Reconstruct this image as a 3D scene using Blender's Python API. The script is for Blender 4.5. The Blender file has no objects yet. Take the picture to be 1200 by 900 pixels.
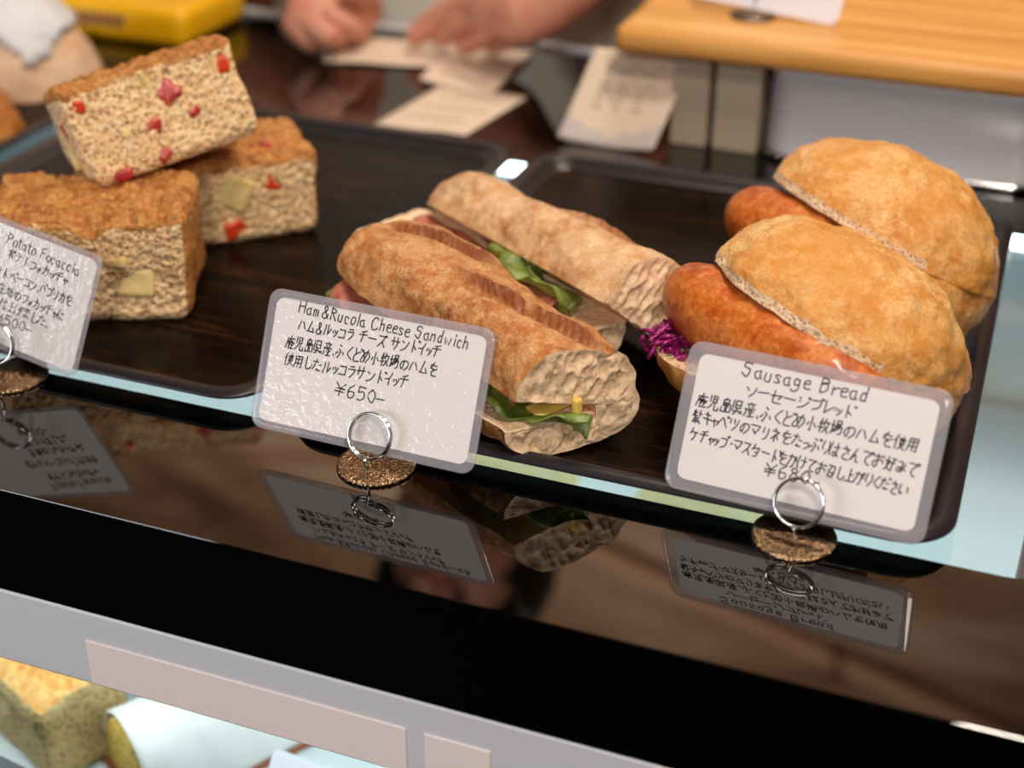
import bpy, bmesh, math, random
from mathutils import Vector, Matrix, noise, Euler

R = math.radians
scene = bpy.context.scene
COL = scene.collection
random.seed(7)

# ------------------------------------------------------------------ camera
CAM = Vector((0.23158, -0.44579, 0.32651))
yaw, pitch, roll, FPX = -0.3561, 0.5192, 0.0087, 1715.8
fw = Vector((math.sin(yaw) * math.cos(pitch), math.cos(yaw) * math.cos(pitch), -math.sin(pitch)))
rt = Vector((math.cos(yaw), -math.sin(yaw), 0))
up = rt.cross(fw)
r2 = rt * math.cos(roll) + up * math.sin(roll)
u2 = -rt * math.sin(roll) + up * math.cos(roll)
cam_data = bpy.data.cameras.new('camera')
cam = bpy.data.objects.new('camera', cam_data)
COL.objects.link(cam)
cam.matrix_world = Matrix(((r2.x, u2.x, -fw.x, CAM.x), (r2.y, u2.y, -fw.y, CAM.y), (r2.z, u2.z, -fw.z, CAM.z), (0, 0, 0, 1)))
cam_data.sensor_width = 36
cam_data.lens = FPX * 36 / 1200
cam_data.clip_start = 0.01
cam_data.dof.use_dof = True
cam_data.dof.focus_distance = 0.60
cam_data.dof.aperture_fstop = 4.8
scene.camera = cam

# ------------------------------------------------------------------ colour management, world
scene.view_settings.view_transform = 'Standard'
scene.view_settings.look = 'None'
scene.view_settings.gamma = 1
scene.view_settings.use_curve_mapping = False
scene.view_settings.exposure = -0.24
world = bpy.data.worlds.new('world')
scene.world = world
world.use_nodes = True
world.node_tree.nodes['Background'].inputs[0].default_value = (0.9, 0.75, 0.6, 1)
world.node_tree.nodes['Background'].inputs[1].default_value = 0.05
scene.cycles.use_denoising = True
scene.cycles.max_bounces = 10
scene.cycles.transparent_max_bounces = 16
scene.cycles.caustics_reflective = False
scene.cycles.caustics_refractive = False

# ------------------------------------------------------------------ lamps
def area(name, loc, target, sx, sy, power, col, spread=180):
    l = bpy.data.lights.new(name, 'AREA')
    l.shape = 'RECTANGLE'; l.size = sx; l.size_y = sy; l.energy = power; l.color = col
    l.spread = R(spread)
    o = bpy.data.objects.new(name, l); COL.objects.link(o)
    o.location = loc
    d = Vector(target) - Vector(loc)
    o.rotation_euler = d.to_track_quat('-Z', 'Y').to_euler()
    return o

area('ceiling_lamp', (0.35, 0.02, 1.25), (0.05, 0.15, 0), 0.16, 0.16, 9.5, (1.0, 0.88, 0.74))
area('ceiling_lamp_front', (0.55, -0.55, 1.15), (0.0, 0.12, 0), 0.14, 0.14, 8.5, (1.0, 0.88, 0.77))
area('added_front_fill', (0.45, -1.3, 0.85), (0.1, 0.3, 0.02), 0.2, 0.2, 9.0, (1.0, 0.92, 0.84))  # unseen fill light, added to brighten the container and front faces
area('window_daylight', (-1.52, -1.75, 0.22), (0, 0.1, 0.0), 1.1, 0.75, 22.0, (0.90, 0.93, 1.0))
area('back_wall_lamp', (-0.8, 1.15, 1.6), (-0.8, 1.98, 1.0), 2.2, 0.2, 38.0, (1.0, 0.86, 0.74))
area('staff_side_lamp', (0.05, 0.85, 1.35), (-0.02, 0.45, 0.0), 0.3, 0.2, 8.5, (1.0, 0.86, 0.7))
area('case_light_strip', (0.0, -0.02, -0.092), (0.0, 0.06, -0.22), 1.2, 0.02, 1.25, (0.86, 0.98, 1.0))
area('case_light_strip_back', (0.0, 0.40, -0.03), (0.0, 0.2, -0.22), 1.2, 0.03, 1.7, (0.80, 0.97, 1.0))

# ------------------------------------------------------------------ object helpers
def tag(o, label=None, cat=None, group=None, kind=None):
    if label: o['label'] = label
    if cat: o['category'] = cat
    if group: o['group'] = group
    if kind: o['kind'] = kind
    return o

def empty(name, loc=(0, 0, 0), rot=(0, 0, 0), label=None, cat=None, group=None):
    o = bpy.data.objects.new(name, None)
    COL.objects.link(o)
    o.empty_display_size = 0.02
    o.location = loc; o.rotation_euler = rot
    return tag(o, label, cat, group)

def obj(name, verts, faces, mats, parent=None, fmat=None, smooth=True, attrs=None):
    me = bpy.data.meshes.new(name)
    me.from_pydata([tuple(v) for v in verts], [], faces)
    if not isinstance(mats, (list, tuple)): mats = [mats]
    for m in mats: me.materials.append(m)
    if fmat: me.polygons.foreach_set('material_index', fmat)
    if attrs:
        for k, vals in attrs.items():
            a = me.attributes.new(k, 'FLOAT', 'POINT'); a.data.foreach_set('value', vals)
    bm = bmesh.new(); bm.from_mesh(me)
    bmesh.ops.recalc_face_normals(bm, faces=bm.faces[:])
    bm.to_mesh(me); bm.free()
    if smooth: me.polygons.foreach_set('use_smooth', [True] * len(me.polygons))
    me.update()
    o = bpy.data.objects.new(name, me); COL.objects.link(o)
    if parent: o.parent = parent
    return o

def bevel(o, w, seg=3, angle=30):
    m = o.modifiers.new('bevel', 'BEVEL'); m.width = w; m.segments = seg; m.limit_method = 'ANGLE'; m.angle_limit = R(angle)
    return o

def solid(o, t, off=0):
    m = o.modifiers.new('solid', 'SOLIDIFY'); m.thickness = t; m.offset = off
    return o

def boxv(x0, x1, y0, y1, z0, z1):
    v = [(x0, y0, z0), (x1, y0, z0), (x1, y1, z0), (x0, y1, z0), (x0, y0, z1), (x1, y0, z1), (x1, y1, z1), (x0, y1, z1)]
    f = [(0, 3, 2, 1), (4, 5, 6, 7), (0, 1, 5, 4), (1, 2, 6, 5), (2, 3, 7, 6), (3, 0, 4, 7)]
    return v, f

def box(name, x0, x1, y0, y1, z0, z1, mat, parent=None, bev=0):
    v, f = boxv(x0, x1, y0, y1, z0, z1)
    o = obj(name, v, f, mat, parent, smooth=False)
    if bev: bevel(o, bev)
    return o

class MB:
    def __init__(s): s.v = []; s.f = []; s.m = []
    def add(s, v, f, mi=0):
        n = len(s.v); s.v += [tuple(p) for p in v]; s.f += [tuple(i + n for i in q) for q in f]; s.m += [mi] * len(f)
    def build(s, name, mats, parent=None, smooth=True): return obj(name, s.v, s.f, mats, parent, s.m, smooth)

def tube(pts, r, n=8, closed=False, cap=True):
    pts = [Vector(p) for p in pts]; N = len(pts)
    rr = r if isinstance(r, (list, tuple)) else [r] * N
    v = []; f = []
    prev = None
    for i, p in enumerate(pts):
        if closed: t = pts[(i + 1) % N] - pts[i - 1]
        else: t = pts[min(i + 1, N - 1)] - pts[max(i - 1, 0)]
        t.normalize()
        if prev is None: a = t.orthogonal().normalized()
        else: a = (prev - t * prev.dot(t)).normalized()
        prev = a; b = t.cross(a)
        for k in range(n):
            q = 2 * math.pi * k / n
            v.append(p + (a * math.cos(q) + b * math.sin(q)) * rr[i])
    M = N if closed else N - 1
    for i in range(M):
        j = (i + 1) % N
        for k in range(n):
            f.append((i * n + k, i * n + (k + 1) % n, j * n + (k + 1) % n, j * n + k))
    if cap and not closed:
        f.append(tuple(range(n))[::-1]); f.append(tuple((N - 1) * n + k for k in range(n)))
    return v, f

def rrect(x0, x1, y0, y1, r, n=8):
    out = []
    for cx, cy, a0 in ((x1 - r, y1 - r, 0), (x0 + r, y1 - r, 90), (x0 + r, y0 + r, 180), (x1 - r, y0 + r, 270)):
        for k in range(n + 1):
            a = R(a0 + 90 * k / n); out.append((cx + r * math.cos(a), cy + r * math.sin(a)))
    return out

def loft(rings, cap0=True, cap1=True):
    v = []; f = []; n = len(rings[0])
    for r in rings: v += list(r)
    for i in range(len(rings) - 1):
        for k in range(n):
            f.append((i * n + k, i * n + (k + 1) % n, (i + 1) * n + (k + 1) % n, (i + 1) * n + k))
    if cap0: f.append(tuple(range(n))[::-1])
    if cap1: f.append(tuple((len(rings) - 1) * n + k for k in range(n)))
    return v, f

def lathe(prof, n=48):
    v = []; f = []
    for r, z in prof:
        for k in range(n):
            a = 2 * math.pi * k / n; v.append((r * math.cos(a), r * math.sin(a), z))
    for i in range(len(prof) - 1):
        for k in range(n):
            f.append((i * n + k, i * n + (k + 1) % n, (i + 1) * n + (k + 1) % n, (i + 1) * n + k))
    f.append(tuple(range(n))[::-1]); f.append(tuple((len(prof) - 1) * n + k for k in range(n)))
    return v, f

def fbm(p, s, o=4, seed=0):
    q = Vector(p) * s + Vector((seed * 13.7, seed * 7.1, seed * 3.3))
    return noise.fractal(q, 1.0, 2.0, o)

def pits(p, s, seed=0):
    q = Vector(p) * s + Vector((seed * 5.7, seed * 11.1, seed * 2.3))
    d, pp = noise.voronoi(q)
    h = noise.cell(pp[0] * 7.3)
    return max(0.0, 1 - d[0] / (0.30 + 0.35 * abs(h)))

# ------------------------------------------------------------------ materials
def srgb(r, g, b):
    def c(x):
        x /= 255.0
        return x / 12.92 if x <= 0.04045 else ((x + 0.055) / 1.055) ** 2.4
    return (c(r), c(g), c(b), 1)

def mat(name, col=(0.8, 0.8, 0.8, 1), rough=0.5, metal=0.0, spec=0.5, ior=1.5, **kw):
    m = bpy.data.materials.new(name); m.use_nodes = True
    b = m.node_tree.nodes['Principled BSDF']
    b.inputs['Base Color'].default_value = col
    b.inputs['Roughness'].default_value = rough
    b.inputs['Metallic'].default_value = metal
    b.inputs['Specular IOR Level'].default_value = spec
    b.inputs['IOR'].default_value = ior
    for k, v in kw.items(): b.inputs[k.replace('_', ' ')].default_value = v
    return m

def nodes(m): return m.node_tree.nodes, m.node_tree.links, m.node_tree.nodes['Principled BSDF']

def noise_tex(m, scale, detail=4, rough=0.55, stretch=None, coord='Object'):
    N, L, b = nodes(m)
    tc = N.new('ShaderNodeTexCoord'); n = N.new('ShaderNodeTexNoise')
    n.inputs['Scale'].default_value = scale; n.inputs['Detail'].default_value = detail; n.inputs['Roughness'].default_value = rough
    if stretch:
        mp = N.new('ShaderNodeMapping'); mp.inputs['Scale'].default_value = stretch
        L.new(tc.outputs[coord], mp.inputs[0]); L.new(mp.outputs[0], n.inputs['Vector'])
    else: L.new(tc.outputs[coord], n.inputs['Vector'])
    return n

def ramp(m, src, stops):
    N, L, b = nodes(m)
    r = N.new('ShaderNodeValToRGB')
    e = r.color_ramp.elements
    while len(e) < len(stops): e.new(0.5)
    for el, (p, c) in zip(e, stops): el.position = p; el.color = c
    L.new(src, r.inputs[0])
    return r

def mix(m, fac, a, b_, mode='MIX'):
    N, L, b = nodes(m)
    x = N.new('ShaderNodeMix'); x.data_type = 'RGBA'; x.blend_type = mode
    for sock, val in ((x.inputs[0], fac), (x.inputs[6], a), (x.inputs[7], b_)):
        if hasattr(val, 'links') or hasattr(val, 'is_linked'): L.new(val, sock)
        else: sock.default_value = val
    return x.outputs[2]

def bump(m, src, strength, dist, prev=None):
    N, L, b = nodes(m)
    x = N.new('ShaderNodeBump'); x.inputs['Strength'].default_value = strength; x.inputs['Distance'].default_value = dist
    L.new(src, x.inputs['Height'])
    if prev: L.new(prev, x.inputs['Normal'])
    return x.outputs[0]

def setc(m, out): N, L, b = nodes(m); L.new(out, b.inputs['Base Color'])
def setn(m, out): N, L, b = nodes(m); L.new(out, b.inputs['Normal'])

def crust_mat(name, lo, mid, hi, s1=45, s2=420, rough=0.5, bstr=0.5, dark=None, coat=0.0, attr=None, attr_col=None, spec=0.4):
    m = mat(name, mid, rough, spec=spec)
    N, L, b = nodes(m)
    n1 = noise_tex(m, s1, 5, 0.6); n2 = noise_tex(m, s2, 6, 0.7); n3 = noise_tex(m, s1 * 3.1, 5, 0.65)
    c = ramp(m, n1.outputs['Fac'], [(0.33, lo), (0.5, mid), (0.68, hi)]).outputs[0]
    f2 = ramp(m, n2.outputs['Fac'], [(0.40, (0, 0, 0, 1)), (0.62, (1, 1, 1, 1))]).outputs[0]
    f3 = ramp(m, n3.outputs['Fac'], [(0.42, (0, 0, 0, 1)), (0.66, (1, 1, 1, 1))]).outputs[0]
    x = mix(m, f3, c, hi)
    half = N.new('ShaderNodeMath'); half.operation = 'MULTIPLY'; half.inputs[1].default_value = 0.55
    L.new(f2, half.inputs[0])
    x = mix(m, half.outputs[0], x, dark if dark else lo)
    if attr:
        a = N.new('ShaderNodeAttribute'); a.attribute_name = attr
        x = mix(m, a.outputs['Fac'], x, attr_col)
    setc(m, x)
    nb = bump(m, n3.outputs['Fac'], bstr * 0.6, 0.002)
    nb = bump(m, n2.outputs['Fac'], bstr, 0.0008, nb)
    setn(m, nb)
    b.inputs['Coat Weight'].default_value = coat; b.inputs['Coat Roughness'].default_value = 0.12
    b.inputs['Subsurface Weight'].default_value = 0.0
    return m

def crumb_mat(name, a, b_, s=520, bstr=0.9, tint=None, pore_shade=0.8):
    m = mat(name, a, 0.75, spec=0.25)
    N, L, b = nodes(m)
    n1 = noise_tex(m, 55, 4, 0.6); n2 = noise_tex(m, s * 0.8, 5, 0.7)
    c = ramp(m, n1.outputs['Fac'], [(0.35, a), (0.68, tint or b_)]).outputs[0]
    f = ramp(m, n2.outputs['Fac'], [(0.42, (0, 0, 0, 1)), (0.68, (1, 1, 1, 1))]).outputs[0]
    c = mix(m, f, c, b_)
    setc(m, c)
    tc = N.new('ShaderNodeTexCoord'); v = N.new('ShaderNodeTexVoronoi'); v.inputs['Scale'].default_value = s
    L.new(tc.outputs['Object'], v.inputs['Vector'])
    pr_ = ramp(m, v.outputs['Distance'], [(0.20, (pore_shade, pore_shade, pore_shade, 1)), (0.44, (0, 0, 0, 1))])
    dk = (b_[0] * 0.50, b_[1] * 0.40, b_[2] * 0.30, 1)  # shade inside the pore hollows, put into the crumb colour
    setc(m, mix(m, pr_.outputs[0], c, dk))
    nb = bump(m, v.outputs['Distance'], bstr, 0.0012)
    nb = bump(m, n2.outputs['Fac'], bstr * 0.6, 0.0008, nb)
    setn(m, nb)
    b.inputs['Subsurface Weight'].default_value = 0.12
    b.inputs['Subsurface Radius'].default_value = (0.003, 0.0018, 0.001)
    b.inputs['Subsurface Scale'].default_value = 1.0
    return m

M = {}
M['black_glass'] = mat('black_glass', (0.0008, 0.0008, 0.0008, 1), 0.015, spec=0.5, ior=1.85)
M['clear_glass'] = mat('clear_glass', (0.97, 1.0, 0.99, 1), 0.0, ior=1.45, Transmission_Weight=1.0)
M['steel'] = mat('steel', (0.86, 0.87, 0.91, 1), 0.42, metal=0.25)
n = noise_tex(M['steel'], 60, 4, 0.6, (0.06, 1, 1)); setn(M['steel'], bump(M['steel'], n.outputs['Fac'], 0.12, 0.002))
M['case_white'] = mat('case_white', srgb(226, 236, 238), 0.5)
M['rail_reflection'] = mat('rail_reflection', srgb(248, 232, 226), 0.55)
M['chrome'] = mat('chrome', (0.75, 0.75, 0.76, 1), 0.14, metal=1.0)
m = M['hammered'] = mat('hammered', srgb(170, 140, 108), 0.24, metal=1.0)
N, L, b = nodes(m); tc = N.new('ShaderNodeTexCoord'); vv = N.new('ShaderNodeTexVoronoi'); vv.inputs['Scale'].default_value = 1100
L.new(tc.outputs['Object'], vv.inputs['Vector']); setn(m, bump(m, vv.outputs['Distance'], 0.9, 0.0006))
m = M['tray'] = mat('tray', srgb(30, 18, 12), 0.2, spec=0.07)
n = noise_tex(m, 26, 5, 0.6, (0.35, 2.6, 1)); n.inputs['Distortion'].default_value = 1.6
setc(m, ramp(m, n.outputs['Fac'], [(0.38, srgb(7, 4, 3)), (0.54, srgb(19, 10, 7)), (0.68, srgb(50, 27, 14))]).outputs[0])
n2 = noise_tex(m, 120, 4, 0.6, (0.3, 3, 1)); n2.inputs['Distortion'].default_value = 1.2
setn(m, bump(m, n2.outputs['Fac'], 0.18, 0.0006))
M['tray_rim'] = mat('tray_rim', srgb(36, 33, 38), 0.3, spec=0.4)
m = M['film'] = bpy.data.materials.new('laminate_film'); m.use_nodes = True
b = m.node_tree.nodes['Principled BSDF']
N, L = m.node_tree.nodes, m.node_tree.links
tr = N.new('ShaderNodeBsdfTransparent'); gl = N.new('ShaderNodeBsdfGlossy'); gl.inputs['Roughness'].default_value = 0.09
lw = N.new('ShaderNodeLayerWeight'); pw = N.new('ShaderNodeMath'); pw.operation = 'POWER'; pw.inputs[1].default_value = 4
fr = N.new('ShaderNodeMath'); fr.operation = 'MULTIPLY_ADD'; fr.inputs[1].default_value = 0.7; fr.inputs[2].default_value = 0.045
L.new(lw.outputs['Facing'], pw.inputs[0]); L.new(pw.outputs[0], fr.inputs[0])
ms = N.new('ShaderNodeMixShader')
tc = N.new('ShaderNodeTexCoord'); nn = N.new('ShaderNodeTexNoise'); nn.inputs['Scale'].default_value = 330; nn.inputs['Detail'].default_value = 2
bp = N.new('ShaderNodeBump'); bp.inputs['Strength'].default_value = 0.5; bp.inputs['Distance'].default_value = 0.0006
L.new(tc.outputs['Object'], nn.inputs['Vector']); L.new(nn.outputs['Fac'], bp.inputs['Height']); L.new(bp.outputs[0], gl.inputs['Normal'])
L.new(fr.outputs[0], ms.inputs[0]); L.new(tr.outputs[0], ms.inputs[1]); L.new(gl.outputs[0], ms.inputs[2])
L.new(ms.outputs[0], N['Material Output'].inputs['Surface']); N.remove(b)
M['film_edge'] = mat('laminate_edge', srgb(190, 186, 194), 0.10, spec=0.6, Alpha=0.34)
M['card_paper'] = mat('card_paper', srgb(236, 229, 229), 0.6)
M['ink'] = mat('ink', srgb(28, 24, 38), 0.6)
M['pale_steel'] = mat('pale_steel', srgb(246, 246, 252), 0.3, metal=0.1)
M['bamboo'] = m = mat('bamboo', srgb(222, 172, 104), 0.42)
n = noise_tex(m, 16, 4, 0.6, (0.25, 4, 4)); setc(m, ramp(m, n.outputs['Fac'], [(0.35, srgb(196, 132, 58)), (0.55, srgb(220, 160, 82)), (0.7, srgb(232, 182, 108))]).outputs[0])
M['notepaper'] = mat('notepaper', srgb(222, 200, 178), 0.7)
M['notepaper_band'] = mat('notepaper_band', srgb(196, 184, 178), 0.7)
M['faint_lettering'] = mat('faint_lettering', srgb(188, 166, 146), 0.7)
M['white_card'] = mat('white_card', srgb(232, 230, 238), 0.5)
M['acrylic'] = mat('acrylic', (0.95, 0.97, 0.97, 1), 0.03, ior=1.45, Transmission_Weight=1.0)
M['board_support'] = mat('board_support', srgb(176, 160, 140), 0.6)
M['yellow'] = mat('yellow_card', srgb(250, 188, 0), 0.45)
M['tan'] = mat('tan_band', srgb(176, 120, 62), 0.6)
M['wrap'] = mat('white_wrap', srgb(220, 222, 226), 0.5)
M['skin'] = m = mat('skin', srgb(206, 142, 116), 0.5, Subsurface_Weight=0.15)
b = nodes(m)[2]; b.inputs['Subsurface Radius'].default_value = (0.006, 0.003, 0.002); b.inputs['Subsurface Scale'].default_value = 1
n = noise_tex(m, 40, 3); setc(m, ramp(m, n.outputs['Fac'], [(0.35, srgb(204, 132, 110)), (0.65, srgb(214, 152, 122))]).outputs[0])
M['shirt'] = mat('shirt_cloth', srgb(206, 206, 196), 0.8)
M['apron'] = mat('apron_cloth', srgb(214, 212, 202), 0.85)
M['hair'] = mat('hair', srgb(28, 20, 16), 0.5)
m = M['wall_tan'] = mat('wall_tan', srgb(196, 164, 134), 0.8)
n = noise_tex(m, 1.7, 6, 0.62, (0.5, 1, 2.2)); n.inputs['Distortion'].default_value = 0.8
setc(m, ramp(m, n.outputs['Fac'], [(0.36, srgb(104, 70, 44)), (0.5, srgb(166, 128, 96)), (0.62, srgb(206, 176, 148))]).outputs[0])
M['dark_wall'] = mat('dark_wall', srgb(60, 48, 40), 0.8)
M['dark_floor'] = mat('dark_floor', srgb(13, 11, 10), 0.7, spec=0.08)
M['ceiling'] = mat('ceiling_paint', srgb(150, 126, 104), 0.8)
m = M['wood_brown'] = mat('wood_brown', srgb(150, 92, 48), 0.5)
n = noise_tex(m, 6, 4, 0.6, (0.3, 4, 4)); setc(m, ramp(m, n.outputs['Fac'], [(0.35, srgb(120, 70, 36)), (0.65, srgb(172, 112, 62))]).outputs[0])
M['pale_wood'] = mat('pale_wood', srgb(226, 178, 144), 0.6)

# food
M['foc_crust'] = crust_mat('focaccia_crust', srgb(146, 74, 24), srgb(208, 130, 58), srgb(232, 172, 98), 80, 620, 0.42, 1.0, srgb(104, 54, 20))
M['foc_crumb'] = crumb_mat('focaccia_crumb', srgb(244, 212, 164), srgb(222, 176, 120), 400, 0.8, srgb(246, 220, 178), pore_shade=0.9)
M['ham'] = m = mat('ham', srgb(176, 48, 46), 0.35)
n = noise_tex(m, 160, 4); setc(m, ramp(m, n.outputs['Fac'], [(0.38, srgb(150, 26, 32)), (0.58, srgb(188, 62, 58)), (0.74, srgb(224, 140, 122))]).outputs[0])
M['pepper'] = mat('pepper', srgb(206, 62, 22), 0.3)
M['potato'] = m = mat('potato', srgb(226, 200, 130), 0.45)
n = noise_tex(m, 120, 3); setc(m, ramp(m, n.outputs['Fac'], [(0.3, srgb(216, 186, 108)), (0.7, srgb(236, 214, 154))]).outputs[0])
M['bag_crust'] = crust_mat('baguette_crust', srgb(152, 76, 28), srgb(208, 132, 64), srgb(238, 190, 132), 58, 900, 0.36, 1.0, srgb(166, 88, 36), attr='slash', attr_col=srgb(132, 62, 20), spec=0.5)
M['bag_crust_pale'] = crust_mat('baguette_crust_floury', srgb(188, 124, 70), srgb(224, 174, 122), srgb(242, 212, 172), 44, 900, 0.45, 0.8, srgb(200, 142, 90), attr='slash', attr_col=srgb(150, 78, 28))
M['bag_crumb'] = crumb_mat('baguette_crumb', srgb(246, 218, 184), srgb(230, 192, 150), 420, 0.22, srgb(240, 208, 170), pore_shade=0.25)
M['leaf'] = m = mat('leaf', srgb(96, 124, 42), 0.4)
n = noise_tex(m, 90, 4); setc(m, ramp(m, n.outputs['Fac'], [(0.35, srgb(78, 98, 30)), (0.65, srgb(134, 150, 66))]).outputs[0])
M['leaf_vein'] = mat('leaf_vein', srgb(186, 196, 132), 0.45)
M['ham_slice'] = m = mat('ham_slice', srgb(206, 112, 96), 0.4)
n = noise_tex(m, 110, 4); setc(m, ramp(m, n.outputs['Fac'], [(0.35, srgb(168, 82, 66)), (0.6, srgb(204, 132, 108)), (0.75, srgb(226, 178, 150))]).outputs[0])
M['ham_rind'] = mat('ham_rind', srgb(120, 72, 52), 0.5)
M['cheese'] = mat('cheese', srgb(232, 196, 96), 0.4)
M['bun_crust'] = crust_mat('bun_crust', srgb(196, 118, 40), srgb(226, 164, 84), srgb(248, 212, 150), 42, 640, 0.34, 0.9, srgb(196, 118, 42), attr='slash', attr_col=srgb(214, 140, 54))
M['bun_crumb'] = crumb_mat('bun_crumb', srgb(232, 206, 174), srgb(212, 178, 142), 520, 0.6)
m = M['sausage'] = crust_mat('sausage_skin', srgb(160, 66, 16), srgb(192, 98, 30), srgb(216, 136, 62), 70, 420, 0.34, 0.45, srgb(160, 56, 10), coat=0.22, spec=0.35)
M['cabbage'] = m = mat('purple_cabbage', srgb(180, 40, 130), 0.25)
n = noise_tex(m, 150, 2); setc(m, ramp(m, n.outputs['Fac'], [(0.35, srgb(116, 12, 78)), (0.6, srgb(164, 36, 116)), (0.76, srgb(210, 130, 180))]).outputs[0])
M['cake_gold'] = crust_mat('cake_gold', srgb(206, 128, 52), srgb(230, 160, 74), srgb(246, 210, 130), 60, 300, 0.5, 0.4)
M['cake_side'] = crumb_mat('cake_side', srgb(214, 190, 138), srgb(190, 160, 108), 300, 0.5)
M['icing'] = mat('icing', srgb(240, 238, 234), 0.4)
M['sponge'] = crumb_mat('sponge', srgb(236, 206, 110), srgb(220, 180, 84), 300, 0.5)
M['custard'] = crumb_mat('custard_cake', srgb(246, 238, 196), srgb(238, 224, 160), 300, 0.3, pore_shade=0.2)
M['cake_brown'] = mat('cake_brown', srgb(150, 86, 50), 0.6)
M['green'] = mat('green_mark', srgb(110, 180, 80), 0.6)
M['rustic'] = crust_mat('rustic_crust', srgb(150, 78, 28), srgb(196, 116, 44), srgb(214, 150, 80), 40, 300, 0.5, 0.4)
M['pale_bread'] = crust_mat('pale_bread', srgb(214, 164, 122), srgb(226, 186, 150), srgb(234, 206, 178), 30, 300, 0.6, 0.3)

# ------------------------------------------------------------------ the room
FLOOR = -0.95
def structure(name, *a, m):
    o = box(name, *a, m); o['kind'] = 'structure'; return o
structure('floor', -2.6, 2.6, -2.6, 2.1, FLOOR - 0.05, FLOOR, m=M['dark_floor'])
structure('ceiling', -2.6, 2.6, -2.6, 2.1, 2.1, 2.15, m=M['ceiling'])
structure('wall_back', -2.6, 2.6, 2.0, 2.1, FLOOR, 2.1, m=M['wall_tan'])
structure('wall_front', -2.6, 2.6, -2.6, -2.5, FLOOR, 2.1, m=M['dark_wall'])
structure('wall_left', -2.6, -2.5, -2.5, 2.0, FLOOR, 2.1, m=M['wall_tan'])
structure('wall_right', 2.5, 2.6, -2.5, 2.0, FLOOR, 2.1, m=M['wall_tan'])

# back counter of brown wood behind the staff
bc = empty('back_counter', (0.3, 1.15, FLOOR), label='brown wooden back counter behind the staff, seen past the bamboo board', cat='counter')
box('worktop', -1.5, 1.5, -0.22, 0.30, 0.83, 0.87, M['wood_brown'], bc, 0.004)
box('body', -1.46, 1.46, -0.19, 0.28, 0.0, 0.83, M['wood_brown'], bc, 0.003)

# ------------------------------------------------------------------ display case
YF, YR, XL, XR = -0.0635, 0.575, -0.95, 0.62
WX0, WX1, WY0, WY1 = -0.70, 0.275, 0.0224, 0.352
dc = empty('display_case', (0, 0.25, FLOOR), label='black glass topped display case with steel light rail, holding the trays of bread', cat='display case')
def local(o):
    o.location = -dc.location; return o
# top: black border with a clear opening, one mesh
hole = rrect(WX0, WX1, WY0, WY1, 0.024, 8)
n8 = len(hole)
def ring_out(z):
    out = []
    for (x, y) in hole:
        cx, cy = (WX0 + WX1) / 2, (WY0 + WY1) / 2
        out.append((x, y, z))
    return out
bm = bmesh.new()
def plate(z):
    o = [bm.verts.new((x, y, z)) for x, y in ((XL, YF), (XR, YF), (XR, YR), (XL, YR))]
    h = [bm.verts.new((x, y, z)) for x, y in hole]
    return o, h
o1, h1 = plate(0.0); o0, h0 = plate(-0.008)
def fillring(o, h):
    # corner order of rrect: +x+y, -x+y, -x-y, +x-y ; corners of o: -x-y, +x-y, +x+y, -x+y
    k = n8 // 4
    segs = {0: o[2], 1: o[3], 2: o[0], 3: o[1]}
    for s in range(4):
        a = h[s * k:(s + 1) * k]; c = segs[s]
        for i in range(len(a) - 1): bm.faces.new((c, a[i], a[i + 1]))
        nxt = h[((s + 1) * k) % n8]
        bm.faces.new((c, a[-1], nxt, segs[(s + 1) % 4]))
fillring(o1, h1); fillring(o0, h0)
for i in range(n8):
    j = (i + 1) % n8
    bm.faces.new((h1[i], h1[j], h0[j], h0[i]))
for i in range(4):
    j = (i + 1) % 4
    bm.faces.new((o1[i], o1[j], o0[j], o0[i]))
bmesh.ops.recalc_face_normals(bm, faces=bm.faces[:])
me = bpy.data.meshes.new('black_border'); bm.to_mesh(me); bm.free(); me.materials.append(M['black_glass'])
ob = bpy.data.objects.new('black_border', me); COL.objects.link(ob); ob.parent = dc; local(ob); bevel(ob, 0.0003, 2, 60)
# clear pane in the opening
v, f = loft([[(x, y, -0.008) for x, y in hole], [(x, y, 0.0) for x, y in hole]])
local(obj('clear_pane', v, f, M['clear_glass'], dc, smooth=False))['label'] = 'clear glass window in the black top'
local(box('front_panel', XL, XR, YF, YF + 0.006, -0.052, -0.00801, M['black_glass'], dc))
lr = local(box('light_rail', XL, XR, YF, YF + 0.034, -0.092, -0.0525, M['steel'], dc, 0.0012)); lr['label'] = 'brushed steel light rail'
for i, (x0, x1, z0, z1) in enumerate(((-0.098, 0.047, -0.0905, -0.068), (0.055, 0.082, -0.0905, -0.068))):  # pale strips whose colour stands in for reflections in the steel
    lb = local(box('rail_reflection', x0, x1, YF - 0.0006, YF + 0.0002, z0, z1, M['rail_reflection'], dc)); lb['label'] = 'pale strip imitating a reflection on the rail'
local(box('front_glass', XL, XR, YF + 0.001, YF + 0.006, -0.30, -0.0925, M['clear_glass'], dc)) ['label'] = 'clear front glass'
local(box('shelf', XL, XR, YF + 0.01, YR - 0.03, -0.24, -0.22, M['case_white'], dc))
local(box('rear_panel', XL, XR, YR - 0.02, YR, -0.34, -0.0081, M['case_white'], dc))
local(box('rear_trim', XL, XR, YR, YR + 0.006, -0.014, 0.003, M['steel'], dc, 0.001))['label'] = 'thin steel edge along the staff side'
for x0 in (XL, XR - 0.01):
    local(box('side_panel', x0, x0 + 0.01, YF + 0.007, YR - 0.021, -0.34, -0.0081, M['case_white'], dc))
local(box('lower_body', XL, XR, YF + 0.0, YR, FLOOR, -0.34, M['dark_wall'], dc, 0.003))
v, f = tube([(0.262, 0.06, -0.0085), (0.262, 0.06, -0.22)], 0.006, 12)
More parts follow.
